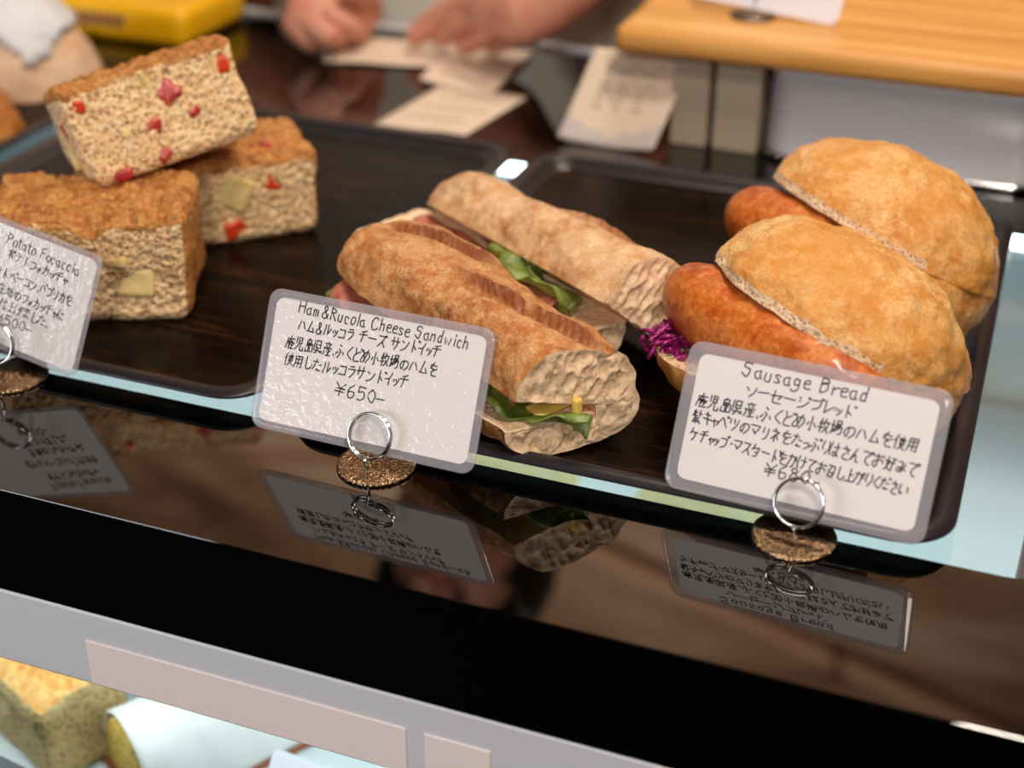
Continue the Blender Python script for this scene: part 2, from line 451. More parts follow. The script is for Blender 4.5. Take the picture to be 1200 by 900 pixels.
local(obj('shelf_post', v, f, M['steel'], dc))

# ------------------------------------------------------------------ trays
ZF = 0.004
def tray(x0, x1, y0, y1, label):
    cx, cy = (x0 + x1) / 2, (y0 + y1) / 2
    t = empty('serving_tray', (cx, cy, 0), label=label, cat='tray', group='dark wood grain trays on the case top')
    a, b_ = (x1 - x0) / 2, (y1 - y0) / 2
    def rr(ins, z, r): return [(x, y, z) for x, y in rrect(-a + ins, a - ins, -b_ + ins, b_ - ins, r, 8)]
    v, f = loft([rr(0.012, 0.0005, 0.014), rr(0.0012, 0.0068, 0.021), rr(0.0, 0.0076, 0.022), rr(0.0005, 0.009, 0.022), rr(0.0075, 0.0092, 0.018), rr(0.0085, 0.0086, 0.017),
                 rr(0.0125, 0.0050, 0.014), rr(0.0150, ZF, 0.012)], True, False)
    obj('rim', v, f, M['tray_rim'], t)
    fl = [(x, y, ZF) for x, y in rrect(-a + 0.0148, a - 0.0148, -b_ + 0.0148, b_ - 0.0148, 0.012, 8)]
    v, f = loft([[(x, y, ZF - 0.002) for x, y, z in fl], fl])
    obj('tray_floor', v, f, M['tray'], t, smooth=False)['label'] = 'dark brown wood grain tray floor'
    return t
tray(-0.3345, -0.059, 0.0185, 0.353, 'dark wood grain tray holding the three potato focaccia slices')
tray(-0.0475, 0.2310, 0.0185, 0.353, 'dark wood grain tray holding the two baguettes and two sausage buns')
tray(-0.6250, -0.3500, 0.0185, 0.353, 'dark tray at far left edge holding the wrapped bread')

# ------------------------------------------------------------------ focaccia
def rounded_block(sx, sy, sz, r, h):
    """grid on a box with rounded edges; z from 0 to sz; returns verts, normals, faces, face tags"""
    V = {}; vs = []; ns = []; fs = []; tags = []
    half = Vector((sx / 2, sy / 2, sz / 2))
    def vert(p):
        k = (round(p.x, 6), round(p.y, 6), round(p.z, 6))
        if k not in V:
            inner = Vector([max(-half[i] + r, min(half[i] - r, p[i])) for i in range(3)])
            d = p - inner
            nrm = d.normalized()
            V[k] = len(vs); vs.append(inner + nrm * r + Vector((0, 0, sz / 2))); ns.append(nrm)
        return V[k]
    for ax in range(3):
        u, w = (ax + 1) % 3, (ax + 2) % 3
        nu = max(2, round(2 * half[u] / h)); nw = max(2, round(2 * half[w] / h))
        for sgn in (-1, 1):
            g = []
            for i in range(nu + 1):
                row = []
                for j in range(nw + 1):
                    p = Vector((0, 0, 0)); p[ax] = sgn * half[ax]; p[u] = -half[u] + 2 * half[u] * i / nu; p[w] = -half[w] + 2 * half[w] * j / nw
                    row.append(vert(p))
                g.append(row)
            for i in range(nu):
                for j in range(nw):
                    fs.append((g[i][j], g[i + 1][j], g[i + 1][j + 1], g[i][j + 1])); tags.append((ax, sgn))
    return vs, ns, fs, tags

def sub(verts, faces, keep):
    idx = {}; v = []; f = []
    for q, k in zip(faces, keep):
        if not k: continue
        nq = []
        for i in q:
            if i not in idx: idx[i] = len(v); v.append(verts[i])
            nq.append(idx[i])
        f.append(tuple(nq))
    return v, f, idx

def chunk(name, c, s, m, parent, seed, face='front'):
    v, nrm, f, t = rounded_block(s[0], s[1], s[2], min(s) * 0.22, min(s) / 6)
    q = Euler((random.uniform(-.3, .3), random.uniform(-.7, .7), random.uniform(-.3, .3))).to_matrix()
    out = []
    for p, n_ in zip(v, nrm):
        p = p - Vector((0, 0, s[2] / 2))
        p = p + n_ * fbm(p, 260 if name != 'potato_chunk' else 110, 3, seed) * min(s) * (0.08 if name != 'potato_chunk' else 0.10)
        out.append(q @ p + Vector(c))
    return obj(name, out, f, m, parent)

def focaccia(loc, rot, dims, seed, crust_sides, bits, label, dents=()):
    sx, sy, sz = dims
    root = empty('potato_focaccia', loc, rot, label, 'focaccia', 'potato focaccia slices on the left tray')
    vs, ns, fs, tags = rounded_block(sx, sy, sz, 0.006, 0.00062)
    out = []
    for p, n_ in zip(vs, ns):
        q = Vector(p)
        top = max(0.0, n_.z)
        side = 1 - abs(n_.z)
        d = fbm(p, 45, 2, seed) * 0.0016
        crumb = side * (0.25 if ((n_.x > 0.6 and (0, 1) in crust_sides) or (n_.x < -0.6 and (0, -1) in crust_sides)) else 1.0)
        d -= (pits(p, 420, seed) ** 0.6 * 0.0012 + pits(p, 210, seed + 3) ** 0.6 * 0.0016) * crumb * (1 - 0.6 * top)
        if top > 0:
            d += top * (fbm(p, 120, 4, seed + 9) * 0.0024 + fbm(p, 420, 3, seed + 5) * 0.0012)
        q += n_ * d
        # dimples pressed in the top and a slight belly
        for (dx, dy, rr, dep) in dents:
            g = math.exp(-((p.x - dx) ** 2 + (p.y - dy) ** 2) / rr ** 2)
            q.z -= dep * g * max(0, (p.z / sz)) ** 3
        zz = p.z / sz
        q.x *= 1 - 0.05 * (1 - zz) + 0.015 * fbm(p, 30, 2, seed + 2)
        if zz < 0.02: q.z = max(q.z, 0.0)
        if p.z < 0.001: q.z = max(0.0, q.z) * 0.3
        out.append(q)
    keep = []
    for q, t in zip(fs, tags):
        c = sum((vs[i] for i in q), Vector()) / 4
        isc = t == (2, 1) or t in crust_sides
        if not isc and t != (2, -1):   # baked skin comes down a little from the top edge
            lim = sz - 0.0035 - 0.003 * (0.5 + fbm((c.x, c.y, 0), 90, 3, seed + 4))
            isc = c.z > lim
        keep.append(isc)
    v, f, _ = sub(out, fs, keep); obj('crust', v, f, M['foc_crust'], root)
    v, f, _ = sub(out, fs, [not k for k in keep]); obj('crumb', v, f, M['foc_crumb'], root)
    for i, (kind, x, z, w, h, where) in enumerate(bits):
        dep = 0.008
        if where == 'front': c = (x, -sy / 2 + dep * 0.47, z); s = (w, dep, h)
        elif where == 'left': c = (-sx / 2 * 0.985 + dep * 0.42, x, z); s = (dep, w, h)
        else: c = (x, z, sz - 0.0022); s = (w, h, 0.006)
        nm = {'ham': 'ham_cube', 'pepper': 'pepper_piece', 'potato': 'potato_chunk'}[kind]
        chunk(nm, c, s, M[kind], root, seed * 10 + i)
    return root

focaccia((-0.1840, 0.0930, ZF), (0, 0, R(25)), (0.096, 0.062, 0.053), 1, {(2, 1), (0, 1)},
         [('pepper', -0.031, 0.0440, 0.014, 0.010, 'front'), ('potato', 0.022, 0.020, 0.017, 0.014, 'front'), ('potato', 0.012, 0.031, 0.016, 0.006, 'front'),
          ('pepper', 0.003, 0.0325, 0.004, 0.004, 'front')],
         'focaccia slice with lumpy browned top, lying at the front behind its price card', dents=((0.004, -0.028, 0.007, 0.009), (0.03, -0.01, 0.008, 0.004)))
focaccia((-0.1710, 0.1950, ZF), (0, 0, R(42)), (0.086, 0.06, 0.046), 2, {(2, 1), (0, 1)},
         [('potato', -0.004, 0.030, 0.022, 0.018, 'front'), ('pepper', 0.018, 0.0315, 0.009, 0.009, 'front'), ('pepper', -0.004, 0.008, 0.013, 0.010, 'front'), ('ham', 0.020, -0.012, 0.010, 0.006, 'top')],
         'focaccia slice at the rear of the pile with a yellow potato chunk and pepper ring')
focaccia((-0.1750, 0.1480, 0.0560), (R(-19), R(-10), R(50)), (0.090, 0.054, 0.050), 3, {(2, 1)},
         [('ham', 0.006, 0.033, 0.0105, 0.012, 'front'), ('ham', 0.015, 0.0205, 0.006, 0.005, 'front'), ('ham', -0.006, 0.0195, 0.0085, 0.008, 'front'), ('ham', -0.006, 0.0055, 0.008, 0.0075, 'front'),
          ('ham', -0.028, 0.003, 0.009, 0.006, 'front'), ('pepper', 0.036, 0.037, 0.007, 0.009, 'front'), ('pepper', -0.036, 0.040, 0.006, 0.006, 'front'), ('potato', -0.017, 0.021, 0.011, 0.005, 'front'),
          ('potato', -0.003, 0.040, 0.003, 0.014, 'front'), ('pepper', -0.008, 0.030, 0.005, 0.009, 'left'), ('potato', -0.004, 0.016, 0.012, 0.014, 'left')],
         'focaccia slice leaning on top of the other two, studded with red ham cubes')

# ------------------------------------------------------------------ baguette sandwiches
def half_loaf(Lg, w, h, seed, slashes=(), flip=False, left_round=0.03, skew=0.0, NS=230, NA=110, NB=30, endtaper=0.55, square=0.75):
    """half of a baguette, cut plane z=0, length on x. returns verts, faces, crust flags, slash values"""
    V = []; S = []; F = []; K = []
    n = NA + NB
    for i in range(NS + 1):
        t = i / NS; x = -Lg / 2 + Lg * t
        dl = (x + Lg / 2)
        k = 1.0
        if dl < left_round: k = endtaper + (1 - endtaper) * math.sqrt(max(0, 1 - (1 - dl / left_round) ** 2))
        k *= 1 - 0.05 * math.sin(t * 5 + seed)
        for j in range(n):
            if j < NA:
                a = math.pi * j / (NA - 1)
                cy = math.copysign(abs(math.cos(a)) ** square, math.cos(a)); cz = math.sin(a) ** square
                y = cy * w / 2 * k; z = cz * h * k
            else:
                q = (j - NA + 1) / (NB + 1); y = -w / 2 * k + w * k * q; z = 0.0
            p = Vector((x, y, z)); sl = 0.0
            nrm = Vector((0, y / (w / 2), z / h if j < NA else -1))
            nrm.normalize()
            if j < NA:
                d = fbm(p, 28, 3, seed) * 0.0028 + fbm(p, 110, 4, seed + 1) * 0.0011
                for (xa, ya, xb, yb, sw, dep) in slashes:
                    A = Vector((xa, ya)); B = Vector((xb, yb)); P = Vector((x, y)); AB = B - A
                    tt = max(0, min(1, (P - A).dot(AB) / AB.length_squared))
                    c = P - (A + AB * tt); sd = (AB.x * c.y - AB.y * c.x) / AB.length
                    dist = c.length
                    end = min(1, 4 * tt + 0.15, 4 * (1 - tt) + 0.15)
                    wob = sw * (1 + 0.16 * fbm((p.x, 0, 0), 70, 2, seed + 7))
                    g = math.exp(-(dist / wob) ** 2)
                    d -= dep * g * end
                    ear = (math.exp(-max(0.0, sd - wob * 0.9) / (wob * 1.6)) if sd > wob * 0.9 else 0.0) * (1 if 0.001 < tt < 0.999 else math.exp(-(dist / sw) ** 2))
                    d += dep * 0.75 * ear * end
                    sl = max(sl, g * end * 0.35, math.exp(-((sd - wob * 0.95) / 0.0011) ** 2) * end * (1 if 0.001 < tt < 0.999 else 0))
                    d += g * fbm(p, 420, 4, seed + 6) * 0.0016
            else:
                d = -abs(fbm(p, 140, 4, seed + 2)) * 0.0015 - pits(p, 260, seed) * 0.001
            p = p + nrm * d
            V.append(p); S.append(sl)
    for i in range(NS):
        for j in range(n):
            j2 = (j + 1) % n
            F.append((i * n + j, i * n + j2, (i + 1) * n + j2, (i + 1) * n + j)); K.append(j < NA - 1)
    # ends
    for end in (0, 1):
        base = 0 if end == 0 else NS * n
        ring = list(range(base, base + n)); c = sum((V[i] for i in ring), Vector()) / n
        c.z = c.z * 0.9
        prev = ring; KR = 30 if end == 1 else 10
        for r_ in range(1, KR):
            s = 1 - r_ / KR; cur = []
            for i in ring:
                p = c + (V[i] - c) * s
                bul = 0.0
                if end == 1: q5 = Vector((p.x, p.y * 1.7, p.z * 0.8)); bul = (-abs(fbm(q5, 75, 3, seed + 4)) * 0.0040 - pits(q5, 110, seed + 8) * 0.0030 - max(0, fbm(p, 240, 2, seed + 5)) * 0.0006 + 0.001) * min(1, 4 * (1 - s))
                else: bul = -(1 - s * s) * 0.005 * (1 if endtaper < 0.7 else 0.15)
                cur.append(len(V)); V.append(Vector((p.x + bul, p.y, p.z))); S.append(0.0)
            for q in range(n):
                F.append((prev[q], prev[(q + 1) % n], cur[(q + 1) % n], cur[q])); K.append(end == 0)
            prev = cur
        F.append(tuple(prev)); K.append(end == 0)
    V = [Vector((p.x + skew * p.y * max(0, (p.x / Lg + 0.5)), p.y, -p.z if flip else p.z)) for p in V]
    return V, F, K, S

def loaf_half_objs(root, data, M4, crust_m, tagname):
    V, F, K, S = data
    V = [M4 @ p for p in V]
    v, f, idx = sub(V, F, K)
    sl = [0.0] * len(v)
    for old, new in idx.items(): sl[new] = S[old]
    obj(tagname + '_crust', v, f, crust_m, root, attrs={'slash': sl})
    v, f, idx = sub(V, F, [not k for k in K])
    obj(tagname + '_crumb', v, f, M['bag_crumb'], root)

def sheet(nu, nv, fn):
    v = [fn(i / nu, j / nv) for i in range(nu + 1) for j in range(nv + 1)]
    f = [(i * (nv + 1) + j, i * (nv + 1) + j + 1, (i + 1) * (nv + 1) + j + 1, (i + 1) * (nv + 1) + j) for i in range(nu) for j in range(nv)]
    return v, f

def leaf(root, A, B, w, sag, seed, side=Vector((0, 0, 1))):
    """rocket leaf from A to B"""
    A = Vector(A); B = Vector(B); ax = B - A; Ln = ax.length; ax.normalize()
    s = (side - ax * side.dot(ax)).normalized(); nrm = ax.cross(s)
    def fn(u, t):
        wid = w * (math.sin(math.pi * min(1, 0.06 + u * 0.93)) ** 0.7) * (1 + 0.18 * math.sin(u * 17 + seed))
        q = (t - 0.5) * 2
        p = A + ax * (u * Ln) + s * (q * wid / 2)
        p += nrm * (0.0028 * math.sin(u * 9 + q * 2 + seed) + 0.004 * q * q + 0.0012 * math.sin(u * 31 + q * 5))
        p += Vector((0, 0, -1)) * sag * math.sin(math.pi * u)
        return p
    v, f = sheet(36, 12, fn)
    o = solid(obj('rocket_leaf', v, f, M['leaf'], root), 0.0006)
    pts = [fn(u / 14, 0.5) + nrm * -0.0006 for u in range(14)]
    v, f = tube(pts, [0.0009 * (1 - 0.6 * i / 13) for i in range(14)], 6)
    vein = obj('leaf_vein', v, f, M['leaf_vein'], o); vein['label'] = 'pale midrib'
    return o

def ham_sheet(root, A, B, w, seed, fold=0.006):
    A = Vector(A); B = Vector(B); ax = B - A
    s = Vector((ax.y, -ax.x, 0)).normalized()
    def fn(u, t):
        a = math.pi * 1.55 * t
        rad = fold * (1 + 0.25 * math.sin(u * 8 + seed))
        p = A + ax * u + s * (w * 0.5 * math.sin(a * 0.9)) + Vector((0, 0, rad * (1 - math.cos(a)) * 0.8))
        p += Vector((0, 0, 0.0014 * math.sin(u * 19 + t * 7 + seed)))
        return p
    v, f = sheet(40, 26, fn)
    o = solid(obj('ham_slice', v, f, M['ham_slice'], root), 0.0014)
    pts = [fn(u / 40, 1.0) for u in range(41)]
    v, f = tube(pts, 0.0011, 6)
    obj('ham_rind', v, f, M['ham_rind'], o)['label'] = 'dark peppered rind'
    return o

def T(x=0, y=0, z=0): return Matrix.Translation((x, y, z))
def RX(a): return Matrix.Rotation(R(a), 4, 'X')
def RY(a): return Matrix.Rotation(R(a), 4, 'Y')
def RZ(a): return Matrix.Rotation(R(a), 4, 'Z')

def hinge_side(root, x0, x1, y, z, ry, rz, seed, crust_m, skew=0.0):
    """uncut far side that joins the two halves; crumb shows at the cut end"""
    V = []; F = []; n = 40; NS = 90
    for i in range(NS + 1):
        x = x0 + (x1 - x0) * i / NS; k = min(1, 0.6 + 4 * i / NS)
        for q in range(n):
            a = 2 * math.pi * q / n; p = Vector((x, y + ry * k * math.cos(a), z + rz * k * math.sin(a)))
            p += Vector((0, math.cos(a), math.sin(a))) * (fbm(p, 40, 3, seed) * 0.002 + fbm(p, 130, 3, seed + 1) * 0.0008)
            p.x += skew * p.y * (i / NS)
            V.append(p)
    for i in range(NS):
        for q in range(n): F.append((i * n + q, i * n + (q + 1) % n, (i + 1) * n + (q + 1) % n, (i + 1) * n + q))
    F.append(tuple(range(n))[::-1])
    obj('joined_crust', V, F, crust_m, root, attrs={'slash': [0.0] * len(V)})
    W = V[NS * n:]; c = sum(W, Vector()) / n; V2 = list(W); F2 = []; prev = list(range(n))
    for r_ in range(1, 12):
        s = 1 - r_ / 12; cur = []
        for q in range(n):
            p = c + (W[q] - c) * s; p.x += (-abs(fbm(p, 75, 3, seed + 4)) * 0.0035 - pits(p, 110, seed) * 0.0025 + 0.0015) * min(1, 4 * (1 - s)); cur.append(len(V2)); V2.append(p)
        for q in range(n): F2.append((prev[q], prev[(q + 1) % n], cur[(q + 1) % n], cur[q]))
        prev = cur
    F2.append(tuple(prev))
    obj('joined_crumb', V2, F2, M['bag_crumb'], root)

# front sandwich: local x = along the loaf towards the cut end, -y = open side facing the customer
s1 = empty('baguette_sandwich', (0.0120, 0.0775, ZF), (0, 0, R(-31)), 'ham and rocket baguette sandwich at the front, its cut end over the middle price card', 'sandwich', 'baguette sandwiches on the right tray')
w1 = 0.056
bot = half_loaf(0.146, w1, 0.017, 21, flip=True, left_round=0.02, skew=0.25, endtaper=0.6)
loaf_half_objs(s1, bot, T(0.003, 0, 0.017), M['bag_crust'], 'bottom')
top = half_loaf(0.145, w1, 0.027, 22, slashes=((-0.006, -0.015, 0.076, 0.008, 0.0040, 0.0062), (-0.066, -0.009, -0.004, 0.014, 0.0042, 0.0060)), left_round=0.022, skew=0.25, endtaper=0.68)
hinge = T(0, w1 / 2 - 0.002, 0.0195) @ RY(3) @ RX(-15) @ T(0, -(w1 / 2 - 0.002), 0)
loaf_half_objs(s1, top, hinge @ T(0.0045, 0, 0.001), M['bag_crust'], 'top')
hinge_side(s1, -0.066, 0.0762, 0.0195, 0.0185, 0.0095, 0.0135, 25, M['bag_crust'], 0.25)
leaf(s1, (0.028, -0.023, 0.0235), (0.086, 0.002, 0.0195), 0.026, 0.003, 1, Vector((0, -0.75, 0.45)))
leaf(s1, (-0.056, -0.027, 0.019), (-0.076, -0.016, 0.017), 0.012, 0.0, 4, Vector((0, -0.6, 0.6)))
ham_sheet(s1, (-0.060, -0.016, 0.0200), (-0.004, -0.020, 0.0195), 0.024, 2, 0.0060)
ham_sheet(s1, (-0.070, -0.004, 0.018), (0.060, -0.004, 0.018), 0.026, 5, 0.003)
v, f = sheet(20, 8, lambda u, t: Vector((-0.01 + 0.080 * u, -0.012 + 0.03 * t, 0.0182 + 0.0006 * math.sin(9 * u))))
solid(obj('cheese_slice', v, f, M['cheese'], s1), 0.0016)
v, nn_, f, t_ = rounded_block(0.004, 0.004, 0.010, 0.0015, 0.0007)
obj('cheese_drip', [Vector((p.x + 0.0795, p.y + 0.000, p.z + 0.018)) for p in v], f, M['cheese'], s1)

# rear sandwich
s2 = empty('baguette_sandwich', (-0.0020, 0.1400, ZF), (0, 0, R(-33)), 'floury pale baguette sandwich lying behind the front one, rocket leaf poking out', 'sandwich', 'baguette sandwiches on the right tray')
bot = half_loaf(0.158, 0.050, 0.020, 31, flip=True, left_round=0.02, skew=0.1, endtaper=0.7)
loaf_half_objs(s2, bot, T(-0.006, 0.000, 0.0205) @ RX(4), M['bag_crust'], 'bottom')
top = half_loaf(0.158, 0.050, 0.031, 32, slashes=((-0.002, -0.010, 0.080, 0.012, 0.0050, 0.0060), (-0.080, 0.006, -0.030, 0.018, 0.005, 0.0035)), left_round=0.045, skew=0.1, endtaper=0.45)
loaf_half_objs(s2, top, T(0.006, 0.020, 0.018) @ RX(-42) @ T(0, 0.002, 0.006), M['bag_crust_pale'], 'top')
leaf(s2, (-0.002, 0.008, 0.034), (0.062, 0.008, 0.029), 0.020, 0.0, 2, Vector((0, -0.7, 0.7)))
leaf(s2, (-0.008, 0.012, 0.033), (0.030, 0.014, 0.036), 0.010, 0.0, 6, Vector((0, -0.8, 0.5)))
ham_sheet(s2, (-0.066, 0.010, 0.0205), (0.050, 0.010, 0.0215), 0.016, 3, 0.003)

# ------------------------------------------------------------------ sausage buns
def dome(a, b_, h, seed, NR=60, NP=160, flip=False, pw=2.2, groove=False):
    V = []; F = []; K = []; S = []
    # outer surface from centre top to rim
    for i in range(NR + 1):
        for k in range(NP):
            ph = 2 * math.pi * k / NP
            if i <= NR:
                rr = math.sin(math.pi / 2 * i / NR)
            ex = 2.0 / 2.25
            cx = math.copysign(abs(math.cos(ph)) ** ex, math.cos(ph)); sy = math.copysign(abs(math.sin(ph)) ** ex, math.sin(ph))
            x = a * rr * cx; y = b_ * rr * sy
            z = h * max(0.0, 1 - rr ** pw) ** 0.62
            p = Vector((x, y, z))
            nrm = Vector((x / a / a, y / b_ / b_, z / h / h + 1e-6)).normalized()
            d = fbm(p, 24, 3, seed) * 0.0034 + fbm(p, 120, 4, seed + 1) * 0.0011 + fbm(p, 420, 3, seed + 2) * 0.0004
            sl = max(0, min(1, 0.5 + fbm(p, 30, 3, seed + 3) * 0.9)) * 0.7
            if groove:
                q = (p.y - 0.010 - 0.12 * p.x); g = math.exp(-(q / 0.005) ** 2); d -= g * 0.0012
            V.append(p + nrm * d); S.append(sl)
    n = NP
    for i in range(NR):
        for k in range(n):
            F.append((i * n + k, i * n + (k + 1) % n, (i + 1) * n + (k + 1) % n, (i + 1) * n + k))
            fringe = groove and i >= NR - 6 + int(2.6 * noise.noise((k * 0.22, seed, 0))) and math.sin(2 * math.pi * k / n) < 0.35 and math.cos(2 * math.pi * k / n) < 0.72
            K.append(not fringe)
    # cut face
    prev = [NR * n + k for k in range(n)]; ring = list(prev); KR = 14
    for r_ in range(1, KR):
        s = 1 - r_ / KR; cur = []
        for i in ring:
            p = V[i] * s
            z = -0.0015 * fbm(p, 120, 4, seed + 4) - pits(p, 260, seed) * -0.0015 + 0.0015
            cur.append(len(V)); V.append(Vector((p.x, p.y, z - 0.001))); S.append(0)
        for q in range(n):
            F.append((prev[q], prev[(q + 1) % n], cur[(q + 1) % n], cur[q])); K.append(False)
        prev = cur
    F.append(tuple(prev)); K.append(False)
    if flip: V = [Vector((p.x, p.y, -p.z)) for p in V]
    return V, F, K, S

def bun_half(root, data, M4, name):
    V, F, K, S = data; V = [M4 @ p for p in V]
    v, f, idx = sub(V, F, K); sl = [0.0] * len(v)
    for o_, n_ in idx.items(): sl[n_] = S[o_]
    obj(name + '_crust', v, f, M['bun_crust'], root, attrs={'slash': sl})
    v, f, idx = sub(V, F, [not k for k in K]); obj(name + '_crumb', v, f, M['bun_crumb'], root)

def sausage(root, A, B, r, seed, bend=0.006):
    A = Vector(A); B = Vector(B); ax = (B - A); Ln = ax.length; ax.normalize()
    s = ax.cross(Vector((0, 0, 1))).normalized(); u_ = s.cross(ax)
    V = []; F = []; NS, NP = 90, 48
    for i in range(NS + 1):
        t = i / NS
        e = abs(2 * t - 1)
        k = max(0.0, 1 - e ** 4.5) ** 0.5
        c = A + ax * (Ln * t) + s * (bend * math.sin(math.pi * t)) + u_ * (0.004 * math.sin(math.pi * t))
        for q in range(NP):
            a = 2 * math.pi * q / NP
            nrm = s * math.cos(a) + u_ * math.sin(a)
            p = c + nrm * (r * k)
            d = (fbm(p, 45, 3, seed) * 0.0014 + fbm(p, 260, 3, seed + 1) * 0.00035) * (0.3 + 0.7 * k)
            V.append(p + nrm * d)
    for i in range(NS):
        for q in range(NP):
            F.append((i * NP + q, i * NP + (q + 1) % NP, (i + 1) * NP + (q + 1) % NP, (i + 1) * NP + q))
    F.append(tuple(range(NP))[::-1]); F.append(tuple(NS * NP + q for q in range(NP)))
    return obj('sausage', V, F, M['sausage'], root)

def cabbage(root, c, sz, n, seed):
    rnd = random.Random(seed); mb = MB()
    for i in range(n):
        p = Vector(c) + Vector([rnd.gauss(0, 0.42) * s for s in sz])
        d = Vector((rnd.uniform(-1, 1), rnd.uniform(-1, 1), rnd.uniform(-.6, .6))).normalized()
        e = d.orthogonal().normalized(); L_ = rnd.uniform(0.010, 0.020); cur = rnd.uniform(0.001, 0.004)
        pts = [p + d * L_ * (q / 9 - 0.5) + e * cur * math.sin(q / 9 * rnd.uniform(4, 8)) for q in range(10)]
        v, f = tube(pts, rnd.uniform(0.0006, 0.0012), 5); mb.add(v, f)
    o = mb.build('shredded_cabbage', M['cabbage'], root); o['kind'] = 'stuff'; o['label'] = 'purple shredded pickled cabbage'
    return o

def sausage_bun(loc, yaw_deg, label, seed, tilt=26, hh=0.042, cab=True):
    root = empty('sausage_bun', loc, (0, 0, R(yaw_deg)), label, 'sausage bun', 'sausage buns on the right tray')
    bun_half(root, dome(0.060, 0.048, 0.024, seed, flip=True, pw=3.0), T(-0.004, -0.016, 0.0275) @ RY(-5) @ RX(-4), 'bottom')
    hinge = T(-0.002, 0.036, 0.0255) @ RY(9) @ RX(-tilt) @ T(0, -0.036, 0)
    bun_half(root, dome(0.060, 0.047, hh, seed + 40, groove=True), hinge @ T(0, 0, 0.002), 'top')
    sausage(root, (-0.066, -0.027, 0.042), (0.058, -0.032, 0.033), 0.0185, seed + 2)
    V = []; F = []; NA_, NB_ = 40, 64
    for i in range(NA_ + 1):
        th = math.pi * i / NA_
        for k in range(NB_):
            ph = 2 * math.pi * k / NB_
            nn3 = Vector((math.sin(th) * math.cos(ph), math.sin(th) * math.sin(ph), math.cos(th)))
            p = Vector((0.0415 + 0.0185 * nn3.x, -0.002 + 0.034 * nn3.y, 0.0295 + 0.0265 * nn3.z))
            V.append(p + nn3 * (fbm(p, 36, 3, seed + 6) * 0.0018 + fbm(p, 130, 4, seed + 7) * 0.0009))
    for i in range(NA_):
        for k in range(NB_): F.append((i * NB_ + k, i * NB_ + (k + 1) % NB_, (i + 1) * NB_ + (k + 1) % NB_, (i + 1) * NB_ + k))
    obj('joined_crust', V, F, M['bun_crust'], root, attrs={'slash': [0.3] * len(V)})
    if cab: cabbage(root, (-0.046, -0.042, 0.0275), (0.013, 0.012, 0.007), 90, seed)
    return root
sausage_bun((0.1655, 0.1130, ZF), -31, 'sausage bun at the front of the pair, purple cabbage showing at its left end', 51, 23, 0.038)
sausage_bun((0.1700, 0.2080, ZF), -31, 'sausage bun behind the other, against the steel container', 53, 25, 0.040, False)

